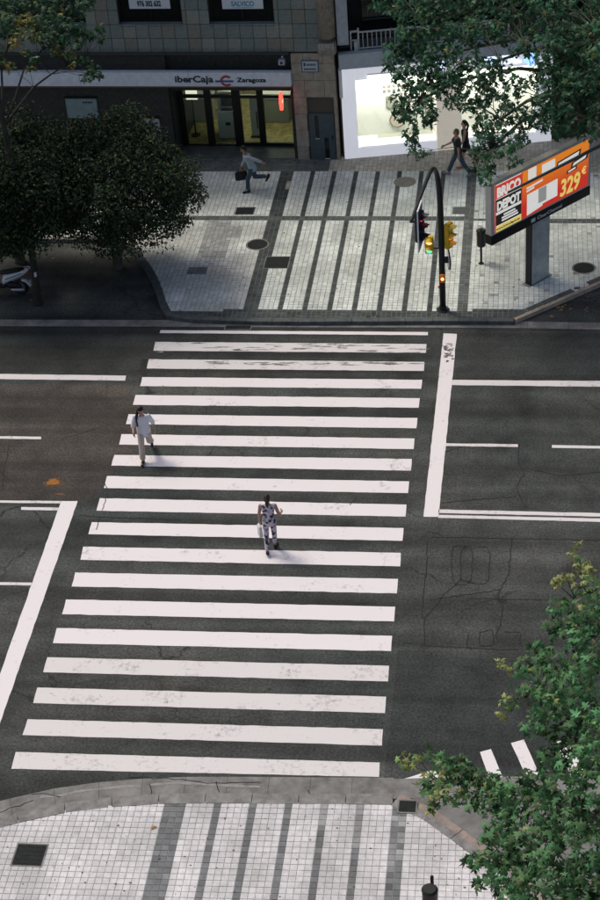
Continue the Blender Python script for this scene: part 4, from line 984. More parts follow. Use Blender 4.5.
# ================================================================== SCOOTER at the left edge
sp_ = at(23.5, 294, 0)
sc = empty('motor_scooter', (sp_.x, sp_.y, 0), 0); tag(sc, 'white motor scooter parked under the evergreen trees at the left edge', 'scooter')
SW = mat('scooter_white', (.72, .73, .76), .3, .05, 6, spec=.5); SK = mat('scooter_black', (.015, .016, .018), .5)
def wheel(x):
    q = MB(); n = 24; q.tube([(x+.21*math.cos(2*math.pi*k/n), 0, .265+.21*math.sin(2*math.pi*k/n)) for k in range(n+1)], .055, 10, caps=False); w = q.build('wheel', SK, sc, smooth=True)
    q = MB(); q.tube([(x, -.03, .265), (x, .03, .265)], .15, 20); q.build('rim', mat('rim_silver', (.4, .4, .42), .35, metal=.7), w)
wheel(-.05); wheel(-1.32)
def sloft(name, rings, m_, parent=sc, seg=14):
    q = MB(); q.loft([((x, y, z), (0, w, 0), (dx, 0, h)) for x, y, z, w, h, dx in rings], seg); return q.build(name, m_, parent, smooth=True)
sloft('rear_body', [(.30, 0, .90, .03, .03, 0), (.24, 0, .86, .09, .07, 0), (.02, 0, .76, .15, .12, 0), (-.25, 0, .68, .17, .15, 0), (-.48, 0, .58, .16, .17, 0), (-.58, 0, .50, .13, .14, 0)], SW)
q = MB()
for s in (-1, 1): q.tube([(-.45, s*.172, .63), (-.2, s*.182, .72), (.1, s*.14, .82)], .012, 6)
q.build('side_stripe', SK, sc)
sloft('seat', [(.16, 0, .905, .08, .03, 0), (-.05, 0, .87, .14, .055, 0), (-.35, 0, .82, .15, .065, 0), (-.60, 0, .79, .11, .06, 0), (-.68, 0, .78, .06, .04, 0)], SK)
q = MB(); q.tube([(.30, -.1, .93), (.36, 0, .95), (.30, .1, .93), (.1, .14, .9)], .014, 8); q.tube([(.30, -.1, .93), (.1, -.14, .9)], .014, 8); q.build('grab_rail', SW, sc)
q = MB(); q.ball((.27, 0, .80), .04, .10, .04); q.build('tail_light', mat('tail_red', (.5, .02, .02), .25), sc, smooth=True)
sloft('rear_mudguard', [(.02, 0, .52, .07, .03, 0), (.16, 0, .48, .08, .03, 0.02), (.25, 0, .36, .08, .02, .03), (.28, 0, .28, .07, .015, .03)], SW)
q = MB(); q.box(.262, .275, -.09, .09, .34, .47); o = q.build('number_plate', WHITE, sc); o.rotation_euler = (0, R(0), 0)
sloft('exhaust', [(.12, -.17, .26, .04, .04, 0), (.05, -.17, .26, .055, .055, 0), (-.25, -.17, .25, .05, .05, 0), (-.35, -.15, .26, .02, .02, 0)], mat('exhaust_silver', (.45, .46, .48), .35, metal=.6))
sloft('engine', [(.0, 0, .30, .09, .10, 0), (-.3, 0, .33, .11, .13, 0), (-.5, 0, .36, .09, .1, 0)], SK)
q = MB(); q.box(-1.02, -.5, -.14, .14, .26, .33); q.build('floorboard', SK, sc, bevel=.03)
sloft('leg_shield', [(-1.00, 0, .30, .16, .04, 0), (-1.06, 0, .55, .20, .05, .05), (-1.12, 0, .80, .17, .05, .05), (-1.10, 0, .95, .08, .04, .04)], SW)
sloft('front_mudguard', [(-1.10, 0, .50, .05, .03, 0), (-1.32, 0, .55, .07, .03, 0), (-1.52, 0, .46, .06, .02, .02)], SW)
q = MB(); q.tube([(-1.32, .06, .27), (-1.14, .04, .8)], .022, 8); q.tube([(-1.32, -.06, .27), (-1.14, -.04, .8)], .022, 8); q.tube([(-1.13, 0, .75), (-1.06, 0, 1.0)], .03, 8); q.build('fork', SK, sc)
q = MB(); q.tube([(-.94, .33, 1.02), (-1.04, .2, 1.02), (-1.08, 0, 1.0), (-1.04, -.2, 1.02), (-.94, -.33, 1.02)], .018, 8); q.build('handlebar', SK, sc)
q = MB(); q.ball((-1.15, 0, .98), .08, .11, .09); h = q.build('headlight_cowl', SW, sc, smooth=True)
q = MB(); q.ball((-1.20, 0, .98), .045, .08, .06); q.build('headlight', mat('headlamp_glass', (.5, .5, .48), .1), h, smooth=True)
for s in (-1, 1):
    q = MB(); q.tube([(-1.02, s*.22, 1.02), (-1.05, s*.3, 1.18)], .008, 6); q.ball((-1.05, s*.32, 1.22), .02, .06, .045); q.build('mirror', SK, sc)
q = MB(); q.tube([(-.45, .12, .3), (-.38, .26, .012)], .014, 6); q.build('side_stand', SK, sc)

# ================================================================== TREES
LEAF2D = [(0, 0), (.18, -.12), (.48, .0), (.22, .20), (.42, .36), (.66, .50), (.38, .50), (.16, .48), (.20, .72), (0, 1.08), (-.20, .72), (-.16, .48), (-.38, .50), (-.66, .50), (-.42, .36), (-.22, .20), (-.48, .0), (-.18, -.12)]
def leaf_template(kind):
    if kind == 'plane':
        P = [(0, .33, .05)]+[(x, y, -.10*math.hypot(x, y-.33)**2*2) for x, y in LEAF2D]; n = len(LEAF2D)
        T = [(0, 1+k, 1+(k+1) % n) for k in range(n)]
    else:
        P = [(0, 0, 0), (.26, .45, .06), (0, 1.0, -.04), (-.26, .45, .06)]; T = [(0, 1, 2), (0, 2, 3)]
    return np.array(P), np.array(T)
def leaf_mesh(name, pos, nrm, size, tint, kind, m_):
    """pos,nrm: Nx3; one mesh with N leaves"""
    P, T = leaf_template(kind); N = len(pos)
    nrm = nrm/np.linalg.norm(nrm, axis=1, keepdims=True)
    # leaf tip direction: downhill with scatter
    d = rng.normal(size=(N, 3))*.75+np.array([0, 0, -.6]); d -= nrm*(d*nrm).sum(1, keepdims=True); d /= np.linalg.norm(d, axis=1, keepdims=True)+1e-9
    s = np.cross(d, nrm)
    curl = rng.uniform(.3, 3.6, N)
    V = pos[:, None, :]+size[:, None, None]*(P[None, :, 0, None]*s[:, None, :]+P[None, :, 1, None]*d[:, None, :]+(P[None, :, 2, None]*curl[:, None, None])*nrm[:, None, :])
    F = (T[None]+(np.arange(N)*len(P))[:, None, None]).reshape(-1, 3)
    me = bpy.data.meshes.new(name); nv = N*len(P); nf = len(F)
    me.vertices.add(nv); me.vertices.foreach_set('co', V.reshape(-1).astype(np.float32))
    me.loops.add(nf*3); me.loops.foreach_set('vertex_index', F.reshape(-1).astype(np.int32))
    me.polygons.add(nf); me.polygons.foreach_set('loop_start', np.arange(0, nf*3, 3, dtype=np.int32)); me.polygons.foreach_set('loop_total', np.full(nf, 3, dtype=np.int32))
    me.update(calc_edges=True); me.materials.append(m_)
    a = me.attributes.new('tint', 'FLOAT_COLOR', 'POINT'); c = np.ones((nv, 4), np.float32); c[:, :3] = np.repeat(tint, len(P), axis=0); a.data.foreach_set('color', c.ravel())
    return me
def clump_leaves(clumps, dens, lsize, base, yellow, zsq=.75):
    """clumps: (centre, radius, yellowness)"""
    pos = []; nr = []; sz = []; tn = []
    for c, r, y in clumps:
        n = int(dens*r*r)+7
        q = rng.normal(size=(n, 3)); q /= np.linalg.norm(q, axis=1, keepdims=True); rr = r*rng.uniform(.15, 1.0, n)**.55
        o = q*rr[:, None]; o[:, 2] *= zsq
        pos.append(np.array(c)+o)
        up = q*.6+np.array([0, 0, .42])+rng.normal(size=(n, 3))*.6; nr.append(up)
        sz.append(lsize*rng.uniform(.5, 1.15, n)*(1-.35*y))
        hue = rng.normal(0, 1, (n, 1)); cl = rng.normal(0, .24); bs_ = np.array(base)*(1-min(1, y*1.2))+np.array(base)*np.array([2.6, 1.9, 1.5])*min(1, y*1.2)
        t = bs_[None]*np.clip(1+.42*hue+cl, .3, 2.8)
        t[:, 0] *= 1+.25*rng.normal(size=n).clip(-1, 2)
        ym = rng.random(n) < (y if y > .2 else y*.25)
        t[ym] = np.array(yellow)*rng.uniform(.6, 1.15, (ym.sum(), 1)); tn.append(t)
    return np.concatenate(pos), np.concatenate(nr), np.concatenate(sz), np.clip(np.concatenate(tn), .004, .6)
def limb(mb, a, b, r0, r1, sag=.12, n=5):
    a, b = Vector(a), Vector(b); L_ = (b-a).length; P = []
    for k in range(n+1):
        t = k/n; p = a.lerp(b, t); p += Vector((random.gauss(0, .03), random.gauss(0, .03), 0))*L_*math.sin(math.pi*t)+Vector((0, 0, sag*L_*math.sin(math.pi*t))); P.append(p)
    mb.tube(P, [r0+(r1-r0)*k/n for k in range(n+1)], 7); return P
def build_tree(label, base, trunk_pts, r0, r1, clumps, dens, lsize, tint, yellow, forks, kind='plane', m_=LEAF, bark=BARKP, twig=.006, cat='tree', name='plane_tree', group=None):
    base = Vector(base); t = empty(name, base); tag(t, label, cat, group)
    P = chaikin([Vector(p)-base for p in trunk_pts], 2)
    q = MB(); q.tube(P, [r0*1.25 if k == 0 else r0+(r1-r0)*k/(len(P)-1) for k in range(len(P))], 14); tr = q.build('trunk', bark, t, smooth=True)
    top = P[-1]
    # limbs fork from the upper trunk to the groups of clumps
    fk = [Vector(f)-base for f in forks]; 
    ends = [[] for _ in fk]
    for c, r, y in clumps:
        cl = Vector(c)-base; i = min(range(len(fk)), key=lambda k: (fk[k]-cl).length); ends[i].append((cl, r))
    for f, es in zip(fk, ends):
        s = min(P[len(P)//2:], key=lambda p: (p-f).length*1.0+abs(p.z-(f.z-1.0))*.6)
        q = MB(); L_ = limb(q, s, f, r1*.6, r1*.28)
        for e, r in es:
            st = min(L_, key=lambda p: (p-e).length)
            W_ = limb(q, st, e, r1*.12, twig*.8, .05, 4)
            for _ in range(3):
                k = rng.normal(size=3); k /= np.linalg.norm(k); limb(q, W_[-2], e+Vector(k)*r*.8, twig*1.4, twig*.5, .0, 2)
        q.build('limb', bark, t, smooth=True)
    pos, nr, sz, tn = clump_leaves(clumps, dens, lsize, tint, yellow)
    pos = pos-np.array(base)
    link('crown', leaf_mesh('crown', pos, nr, sz, tn, kind, m_), t)
    return t
GREEN = (.080, .185, .080); YELW = (.40, .44, .15)
# lower right plane tree (near side, just below and right of the picture)
LRC = [(577, 545, 7, .12, .9), (572, 556, 7, .1, .8), (584, 566, 7, .2, .75), (566, 577, 7, .16, .85), (556, 583, 7, .14, .8), (590, 588, 7.3, .28, .3), (597, 612, 7.5, .4, .1), (562, 610, 7, .3, .15), (553, 628, 6.9, .22, .1), (575, 632, 7.3, .4, .05), (592, 650, 7.6, .45, .03),
       (541, 652, 6.7, .28, .15), (528, 667, 6.5, .26, .15), (507, 668, 6.2, .13, .75), (499, 663, 6.1, .09, .9), (555, 664, 7.1, .4, .05), (580, 680, 7.6, .45, .03), (530, 692, 6.7, .3, .08), (552, 700, 7.1, .4, .05), (510, 702, 6.3, .2, .35), (501, 716, 6.2, .12, .8), (578, 712, 7.7, .5, .03), (600, 735, 8, .5, .02), (540, 722, 6.9, .3, .06), (562, 742, 7.4, .4, .05), (588, 768, 8, .5, .02), (552, 758, 7.2, .3, .1),
       (406, 763, 5.5, .17, .55), (416, 757, 5.5, .13, .5), (438, 758, 5.7, .2, .15), (446, 768, 5.8, .26, .12), (430, 782, 5.7, .24, .25), (437, 797, 5.8, .2, .45), (428, 808, 5.7, .13, .7), (458, 760, 5.9, .2, .15), (466, 775, 6.0, .3, .1), (455, 792, 5.9, .25, .15), (480, 785, 6.2, .3, .05), (497, 782, 6.4, .25, .05), (512, 796, 6.6, .36, .04), (495, 806, 6.5, .28, .04), (476, 802, 6.2, .2, .1), (535, 784, 7, .33, .05), (560, 790, 7.5, .4, .03), (530, 815, 6.9, .42, .03), (505, 826, 6.6, .32, .05), (489, 837, 6.5, .22, .08),
       (555, 826, 7.4, .48, .02), (588, 815, 8, .5, .02), (474, 858, 6.5, .18, .15), (487, 860, 6.6, .28, .06), (505, 852, 6.8, .34, .05), (528, 852, 7, .42, .03), (556, 862, 7.4, .5, .02), (590, 858, 8, .5, .02), (493, 882, 6.7, .26, .08), (515, 885, 7, .36, .05), (542, 893, 7.3, .45, .02), (576, 897, 7.8, .5, .02), (600, 900, 8, .5, .02), (520, 912, 7, .4, .02), (560, 925, 7.5, .5, .02)]
LRC += [(x, y, z, .5, .02) for x, y, z in ((700, 650, 8), (720, 720, 8.5), (720, 800, 8.5), (700, 870, 8.3), (680, 600, 7.8), (745, 760, 8), (670, 850, 8.6), (670, 740, 8.8), (620, 600, 8), (630, 660, 8.3), (630, 720, 8.5), (630, 790, 8.6), (625, 850, 8.5), (660, 700, 8.5), (660, 800, 8.5), (600, 950, 8), (640, 930, 8.3), (690, 760, 8))]
cl = [(tuple(at(x, y, z)), r, yv) for x, y, z, r, yv in LRC]
B0 = (5.5, -6.3, -.01)
build_tree('leafy green plane tree with yellowing tips at the lower right corner', B0, [B0, (5.45, -6.3, 2), (5.3, -6.2, 4.2), (5.1, -6.0, 6.2)], .22, .12, cl, 470, .150, GREEN, YELW,
           [at(575, 600, 6.6), at(545, 690, 6.2), at(440, 782, 5.2), at(510, 800, 5.9), at(585, 720, 7.2), at(560, 840, 6.6), at(505, 870, 6.1), at(595, 900, 7), at(640, 740, 7.5)])
# upper right plane tree
rows = [(-12, 372, 690, 1.0), (2, 374, 400, .5), (2, 398, 690, 1.0), (14, 392, 690, 1.0), (26, 396, 690, 1.0), (38, 392, 690, 1.0), (50, 388, 472, 1.0), (50, 474, 535, .2), (50, 536, 690, 1.0), (60, 385, 476, 1.0), (60, 484, 530, .12), (60, 540, 690, 1.0), (70, 387, 478, 1.0), (70, 480, 525, .15), (70, 535, 690, 1.0), (80, 390, 472, 1.0), (80, 475, 530, .4), (80, 535, 690, 1.0),
        (90, 392, 462, .95), (90, 470, 525, .55), (90, 540, 690, 1.0), (100, 394, 440, 1.0), (100, 440, 470, .5), (100, 475, 520, .7), (100, 530, 690, 1.0), (110, 396, 442, .9), (110, 470, 515, .8), (110, 515, 540, .8), (110, 540, 690, 1.0), (120, 392, 408, .7), (120, 410, 436, .9), (120, 474, 515, .9), (120, 520, 640, .95), (131, 410, 426, .6), (130, 476, 530, .9), (128, 540, 690, .6), (140, 417, 422, .8), (140, 474, 525, .9), (152, 412, 420, .6), (150, 476, 520, .9), (150, 525, 535, .5), (160, 474, 512, .8), (170, 476, 500, .8), (179, 480, 490, .8)]
cl = []
for y, x0, x1, d in rows:
    x = x0+3
    while x < x1:
        if random.random() < d:
            z = 7.4-2.6*max(0, y)/190+random.gauss(0, .25); r = random.uniform(.20, .36) if (x < 540 and y > 90) or x < 400 else random.uniform(.3, .5)
            cl.append((tuple(at(x+random.gauss(0, 2.5), y+random.gauss(0, 2.5), z)), r, .03))
        x += 11 if (y > 90 and x < 540) else 14
B0 = (7.3, 24.6, PH)
build_tree('big dark green plane tree overhanging the shopfront and the billboard', B0, [B0, (7.2, 24.4, 2), (6.8, 24.0, 4), (6.2, 23.2, 6)], .25, .14, cl, 215, .17, (.050, .130, .066), YELW,
           [at(545, 100, 6), at(500, 60, 6.6), at(430, 60, 6.3), at(420, 20, 6.8), at(500, 120, 5.4), at(600, 40, 7), at(590, 120, 5.8), at(420, 100, 5.7), at(490, 150, 5)])
# upper left plane tree (slender trunk rises at the bay)
def on_y(px, py, Y):
    d = ray(px, py); t = (Y-CAM.y)/d.y; return CAM+d*t
tb = at(38, 304, 0); Yt = tb.y
tp = [Vector((tb.x, tb.y, -.01)), on_y(34, 268, Yt), on_y(29, 235, Yt), on_y(14, 175, Yt), on_y(2, 118, Yt), on_y(-4, 85, Yt)]
ULC = [(x, y, z, r, yv) for x, y, z, r, yv in ((-5, 5, 8.2, .5, .1), (15, 3, 8.2, .5, .08), (40, 5, 8.2, .45, .05), (65, 5, 8.2, .4, .05), (80, 10, 8, .3, .05), (88, 2, 8, .2, .05), (-5, 25, 8, .5, .12), (12, 22, 8, .35, .3), (25, 22, 8, .3, .6), (35, 25, 7.9, .3, .3), (50, 22, 8, .4, .05), (70, 28, 7.8, .35, .05), (85, 32, 7.6, .25, .1), (18, 36, 7.8, .25, .65), (14, 43, 7.7, .18, .7), (32, 36, 7.8, .25, .3), (48, 38, 7.7, .3, .08), (62, 40, 7.6, .3, .08), (78, 44, 7.5, .22, .15), (92, 36, 7.5, .15, .2), (100, 28, 7.5, .14, .2), (102, 40, 7.5, .12, .2), (55, 50, 7.4, .2, .3), (70, 55, 7.3, .18, .4), (72, 66, 7.1, .12, .6), (85, 62, 7.2, .18, .1), (92, 70, 7.1, .18, .1), (88, 77, 7, .14, .1), (98, 74, 7, .12, .1), (35, 60, 7.4, .15, .2), (26, 52, 7.5, .15, .4), (10, 66, 7.3, .14, .5), (2, 62, 7.3, .2, .3), (30, 68, 7.3, .1, .3), (-15, 45, 7.8, .45, .1), (-20, 15, 8.3, .5, .05), (-30, 60, 7.6, .5, .05))]
cl = [(tuple(at(x, y, z)), r*1.3, yv) for x, y, z, r, yv in ULC]
build_tree('slender plane tree with yellowing leaves rising at the upper left corner', tp[0], tp, .12, .065, cl, 420, .16, (.044, .105, .055), (.30, .25, .06),
           [at(20, 25, 7.2), at(60, 30, 7.1), at(85, 60, 6.8), at(-10, 45, 7)], bark=mat('bark_dark', (.035, .033, .026), .9, .4, 6))
# small tag on the slender trunk
q0_ = on_y(35, 275, Yt-.15); t = empty('trunk_tag', q0_); q = MB(); q.box(-.03, .03, -.012, .14, -.07, .07); q.build('plate', WHITE, t, bevel=.004); tag(t, 'small white tag on the slender plane tree trunk', 'tag')
# dark evergreen trees
def evergreen(label, base, centre, rad, n_sub, sub_r, per, seed, extra=()):
    r2 = np.random.default_rng(seed); base = Vector(base); C = np.array(centre); t = empty('evergreen_tree', base); tag(t, label, 'tree')
    cl = []
    for _ in range(n_sub):
        d = r2.normal(size=3); d /= np.linalg.norm(d); f = r2.uniform(.55, 1.0)**.6
        cl.append((tuple(C+d*np.array(rad)*f*r2.uniform(.85, 1.13)), sub_r*r2.uniform(.45, 1.3), 0.0))
    for ec, er in extra:
        for _ in range(60):
            d = r2.normal(size=3); d /= np.linalg.norm(d); cl.append((tuple(np.array(ec)+d*np.array(er)*r2.uniform(.5, 1)), sub_r*r2.uniform(.6, 1.1), 0.0))
    pos, nr, sz, tn = clump_leaves(cl, per*.8, .13, (.030, .048, .026), YELW, .85)
    warm_highlight = rng.random(len(tn)) < .28; tn[warm_highlight] *= np.array([2.3, 2.0, 1.5])  # warm highlights put into the tint of random leaves
    top = Vector(C)-base
    q = MB(); P = chaikin([Vector((0, 0, -.01)), Vector((.05, .02, 1.0)), Vector((.1, 0, 1.8)), top], 2); q.tube(P, [.19-.11*k/(len(P)-1) for k in range(len(P))], 12); q.build('trunk', BARK, t, smooth=True)
    for k in range(9):
        e = Vector(cl[k*7 % len(cl)][0])-base; q = MB(); limb(q, P[len(P)//2+k % 3], e, .06, .015); q.build('limb', BARK, t, smooth=True)
    link('crown', leaf_mesh('crown', pos-np.array(base), nr, sz, tn, 'small', LEAFD), t)
evergreen('dense dark evergreen tree with a round crown left of the bank entrance', at(118, 268, 0), (-9.6, 20.9, 3.3), (2.6, 2.3, 1.9), 230, .58, 800, 1)
evergreen('dense dark evergreen tree behind the parked scooter at the left edge', at(20, 262, 0), (-13.1, 20.6, 3.3), (2.7, 2.6, 1.9), 230, .58, 800, 2, [((-12.5, 18.9, 4.0), (1.5, .7, 1.0)), ((-11.3, 19.6, 3.6), (1.2, 1.0, 1.2))])

# ================================================================== PEOPLE
SKIN = mat('skin', (.42, .25, .18), .55, .08, 12); SKIN2 = mat('skin_tan', (.33, .19, .12), .55, .08, 12)
def remeshed(mb, name, m_, parent, voxel, it=4, fac=.5):
    me = mb.mesh(name, m_); o = bpy.data.objects.new(name, me); col.objects.link(o)
    r = o.modifiers.new('r', 'REMESH'); r.mode = 'VOXEL'; r.voxel_size = voxel; r.use_smooth_shade = True
    s = o.modifiers.new('s', 'SMOOTH'); s.iterations = it; s.factor = fac
    dg = bpy.context.evaluated_depsgraph_get(); me2 = bpy.data.meshes.new_from_object(o.evaluated_get(dg)); bpy.data.objects.remove(o)
    me2.materials.clear(); me2.materials.append(m_); me2.name = name
    return link(name, me2, parent)
def person(label, loc, rz, H, pose, fit):
    k = H/1.70; D = lambda a: R(pose.get(a, 0))
    t = empty('person', loc, rz); tag(t, label, 'person')
    X = Vector((1, 0, 0)); lean = D('lean'); up = Vector((0, math.sin(lean), math.cos(lean))); fwd = Vector((0, math.cos(lean), -math.sin(lean)))
    tw = D('twist'); XS = (X*math.cos(tw)+fwd*math.sin(tw)); FS = (fwd*math.cos(tw)-X*math.sin(tw))
    J = {'P': Vector((0, 0, 0))}
    for s, n in ((-1, 'L'), (1, 'R')):
        f = D('hip'+n); kn = D('knee'+n); ft = D('foot'+n)
        J['hip'+n] = X*s*.088*k; J['knee'+n] = J['hip'+n]+Vector((s*.012, math.sin(f), -math.cos(f)))*.425*k
        J['ank'+n] = J['knee'+n]+Vector((-s*.01, math.sin(f-kn), -math.cos(f-kn)))*.40*k
        fd = Vector((s*.12, math.cos(ft), math.sin(ft))); J['toe'+n] = J['ank'+n]+fd*.15*k+Vector((0, 0, -.055*k)); J['heel'+n] = J['ank'+n]-fd*.05*k+Vector((0, 0, -.05*k))
        if abs(ft) > .3:
            dn = Vector((0, math.sin(ft), -math.cos(ft))); J['toe'+n] = J['ank'+n]+fd*.15*k+dn*.055*k; J['heel'+n] = J['ank'+n]-fd*.05*k+dn*.05*k
        J['sh'+n] = up*.475*k+XS*s*.178*k
        sf_, ab, el = D('sh'+n), D('ab'+n), D('el'+n); ei = D('in'+n)
        ad = XS*s*math.sin(ab)+(FS*math.sin(sf_)-up*math.cos(sf_))*math.cos(ab); J['elb'+n] = J['sh'+n]+ad*.285*k
        g = sf_+el; fd2 = XS*s*math.sin(ab*.4-ei)+(FS*math.sin(g)-up*math.cos(g))*math.cos(ab*.4-ei); J['wr'+n] = J['elb'+n]+fd2*.245*k; J['hd'+n] = fd2
    hp = lean+D('nod'); hu = Vector((0, math.sin(hp)*-1 if False else math.sin(lean*.6), math.cos(lean*.6))); hy = D('turn')
    hup = Vector((0, math.sin(lean*.5+D('nod')*.6), math.cos(lean*.5+D('nod')*.6))); hf = Vector((math.sin(hy), math.cos(lean*.5+D('nod'))*math.cos(hy), -math.sin(lean*.5+D('nod')))).normalized(); hr = hf.cross(hup).normalized(); hup = hr.cross(hf).normalized()
    NB = up*.53*k; HC = NB+Vector((0, math.sin(lean*.5), math.cos(lean*.5)))*.085*k+hup*.085*k
    low = min(J[a+n].z for a in ('toe', 'heel') for n in 'LR')-.035*k
    off = Vector((0, 0, -low))
    for a in J: 
        if not a.startswith('hd'): J[a] = J[a]+off
    NB += off; HC += off; P0 = J['P']
    hm = Matrix((hr, hf, hup)).transposed()
    # --- body, one continuous skin
    b = MB()
    def torso(mb, prof, sc_=1.0, add=0.0, a0=None, a1=None):
        rg = []
        for tt, w, d in prof:
            m_ = max(0, min(1, tt/.48)); xx = X.lerp(XS, m_); ff = fwd.lerp(FS, m_); rg.append((P0+up*tt*k, xx*(w+add)*k, ff*(d+add)*k))
        mb.loft(rg, 20)
    sh_w = fit.get('shoulder', 1.0); wst = fit.get('waist', 1.0)
    TP = [(-.09, .10, .085), (-.03, .158, .108), (.05, .160, .108), (.14, .142*wst, .095), (.22, .138*wst, .093), (.33, .158*sh_w, .110), (.42, .165*sh_w, .105), (.475, .135*sh_w, .08), (.52, .065, .06)]
    torso(b, TP)
    b.capsule(NB-up*.03*k, HC-hup*.03*k, .056*k, .052*k)
    b.ball(HC, .074*k, .092*k, .112*k, hm, 18); b.ball(HC+hf*.028*k-hup*.062*k, .055*k, .058*k, .05*k, hm, 14)
    b.ball(HC+hf*.096*k-hup*.012*k, .013*k, .02*k, .022*k, hm, 10)
    for s in (-1, 1): b.ball(HC+hr*s*.075*k-hup*.01*k, .012*k, .022*k, .032*k, hm, 10)
    for s, n in ((-1, 'L'), (1, 'R')):
        b.capsule(J['sh'+n], J['elb'+n], .052*k, .040*k); b.capsule(J['elb'+n], J['wr'+n], .040*k, .027*k)
        cv = .80 if fit.get('leg', .95) > .5 else 1.0; b.capsule(J['hip'+n], J['knee'+n], .085*k*cv, .056*k*cv); b.capsule(J['knee'+n], J['ank'+n], .055*k*cv, .036*k)
        cf = J['knee'+n].lerp(J['ank'+n], .28); b.ball(cf+Vector((0, -.012*k, 0)), .052*k*cv, .056*k*cv, .09*k, None, 12)
        b.capsule(J['heel'+n]+Vector((0, 0, .012)), J['toe'+n]+Vector((0, 0, .008)), .032*k, .028*k); b.capsule(J['ank'+n], J['heel'+n]+Vector((0, 0, .02)), .036*k, .032*k)
        # hand: palm, four fingers, thumb
        d = J['hd'+n].normalized(); inn = -X*s; inn = (inn-d*inn.dot(d)).normalized(); fr = d.cross(inn)*(1 if s > 0 else -1); fr = (FS-d*FS.dot(d)); fr = fr.normalized() if fr.length > .2 else (up-d*up.dot(d)).normalized()
        w = J['wr'+n]; curl = fit.get('curl'+n, .35)
        b.loft([(w-d*.005*k, fr*.026*k, inn*.017*k), (w+d*.03*k, fr*.036*k, inn*.016*k), (w+d*.085*k, fr*.041*k, inn*.014*k)], 14)
        for i, (o_, ln) in enumerate(((.031, .068), (.0105, .076), (-.0105, .072), (-.031, .056))):
            a_ = w+d*.082*k+fr*o_*k; d1 = (d*math.cos(curl)+inn*math.sin(curl)); d2 = (d*math.cos(curl*2.2)+inn*math.sin(curl*2.2))
            m1 = a_+d1*ln*.5*k; b.capsule(a_, m1, .0092*k, .0086*k, 8); b.capsule(m1, m1+d2*ln*.5*k, .0086*k, .0074*k, 8)
        a_ = w+d*.025*k+fr*.032*k; d1 = (d*.72+fr*.62+inn*.3).normalized(); m1 = a_+d1*.04*k; d2 = (d*.9+fr*.25+inn*.4).normalized(); b.capsule(a_, m1, .0115*k, .010*k, 8); b.capsule(m1, m1+d2*.032*k, .010*k, .008*k, 8)
    body = remeshed(b, 'body', fit.get('skin', SKIN), t, .0085, 3, .4)
    for s in (-1, 1):
        q = MB(); q.ball(HC+hf*.083*k+hr*s*.031*k+hup*.008*k, .012*k, .009*k, .007*k, hm, 8); q.build('eye', BLACK, body, smooth=True)
    q = MB(); q.ball(HC+hf*.087*k-hup*.062*k, .024*k, .008*k, .006*k, hm, 8); q.build('mouth', mat('lips', (.30, .11, .09), .5), body, smooth=True)
    # --- clothes
    def leg_cloth(mb, n, frac, r0, r1, r2):
        mb.capsule(J['hip'+n], J['knee'+n] if frac > .5 else J['hip'+n].lerp(J['knee'+n], frac*2), r0*k, r1*k)
        if frac > .5:
            e = J['knee'+n].lerp(J['ank'+n], (frac-.5)*2); mb.ball(J['knee'+n], r1*k); mb.tube([J['knee'+n], J['knee'+n].lerp(e, .5), e], [r1*k, (r1+r2)/2*k, r2*k], 14)
    def top_cloth(mb, hem, sleeve, loose):
        pr_ = [(hem, .172+loose*1.3, .120+loose*1.3)]+[(a, w+.014+loose, d+.012+loose) for a, w, d in TP if a > hem+.03 and a < .5]+[(.505, .088, .074)]
        torso(mb, pr_)
        for n in 'LR':
            if sleeve <= 0: mb.ball(J['sh'+n]-X*(-1 if n == 'L' else 1)*.03*k, .062*k, .062*k, .05*k); continue
            e = J['sh'+n].lerp(J['elb'+n], min(1, sleeve*2)); mb.tube([J['sh'+n]-(J['elb'+n]-J['sh'+n])*.02, J['sh'+n].lerp(e, .4), e], [.062*k, (.060+loose*.3)*k, (.054+loose*.5)*k], 14); mb.ball(J['sh'+n], .062*k)
            if sleeve > .5:
                e2 = J['elb'+n].lerp(J['wr'+n], (sleeve-.5)*2); mb.ball(J['elb'+n], (.052+loose*.4)*k); mb.tube([J['elb'+n], e2], [(.053+loose*.4)*k, (.042+loose*.4)*k], 14)
    L0, L1_, L2_ = fit.get('leg_r', (.100, .075, .068))
    if fit.get('one_piece'):
        q = MB(); top_cloth(q, -.06, fit.get('sleeve', 0), fit.get('loose', .0)); torso(q, [(-.12, .12, .1), (-.04, .178, .125), (.05, .176, .122)])
        for n in 'LR': leg_cloth(q, n, fit.get('leg', .95), L0, L1_, L2_)
        remeshed(q, 'jumpsuit', fit['top'], t, .010, 5)
    else:
        q = MB(); torso(q, [(-.12, .11, .1), (-.04, .174, .122), (.05, .172, .120), (.11, .155, .108)])
        for n in 'LR': leg_cloth(q, n, fit.get('leg', .95), L0, L1_, L2_)
        remeshed(q, fit.get('bottom_name', 'trousers'), fit['bottom'], t, .010, 5)
        q = MB(); top_cloth(q, fit.get('hem', -.10), fit.get('sleeve', .4), fit.get('loose', .008)); remeshed(q, fit.get('top_name', 'shirt'), fit['top'], t, .010, 4)
    for n in 'LR':
        q = MB(); a_, b_ = J['heel'+n], J['toe'+n]; d = (b_-a_).normalized(); q.capsule(a_+d*.01*k, a_.lerp(b_, .55), .043*k, .044*k); q.capsule(a_.lerp(b_, .55), b_+d*.01*k, .043*k, .034*k); q.capsule(a_+Vector((0, 0, .03*k)), J['ank'+n]-Vector((0, 0, .02*k)), .042*k, .043*k)
        for i, v in enumerate(q.v): q.v[i] = (v[0], v[1], max(v[2], min(a_.z, b_.z)-.033*k))
        remeshed(q, 'shoe', fit['shoe'], t, .009, 2)
    h = MB(); L_ = fit.get('hair_len', 0)
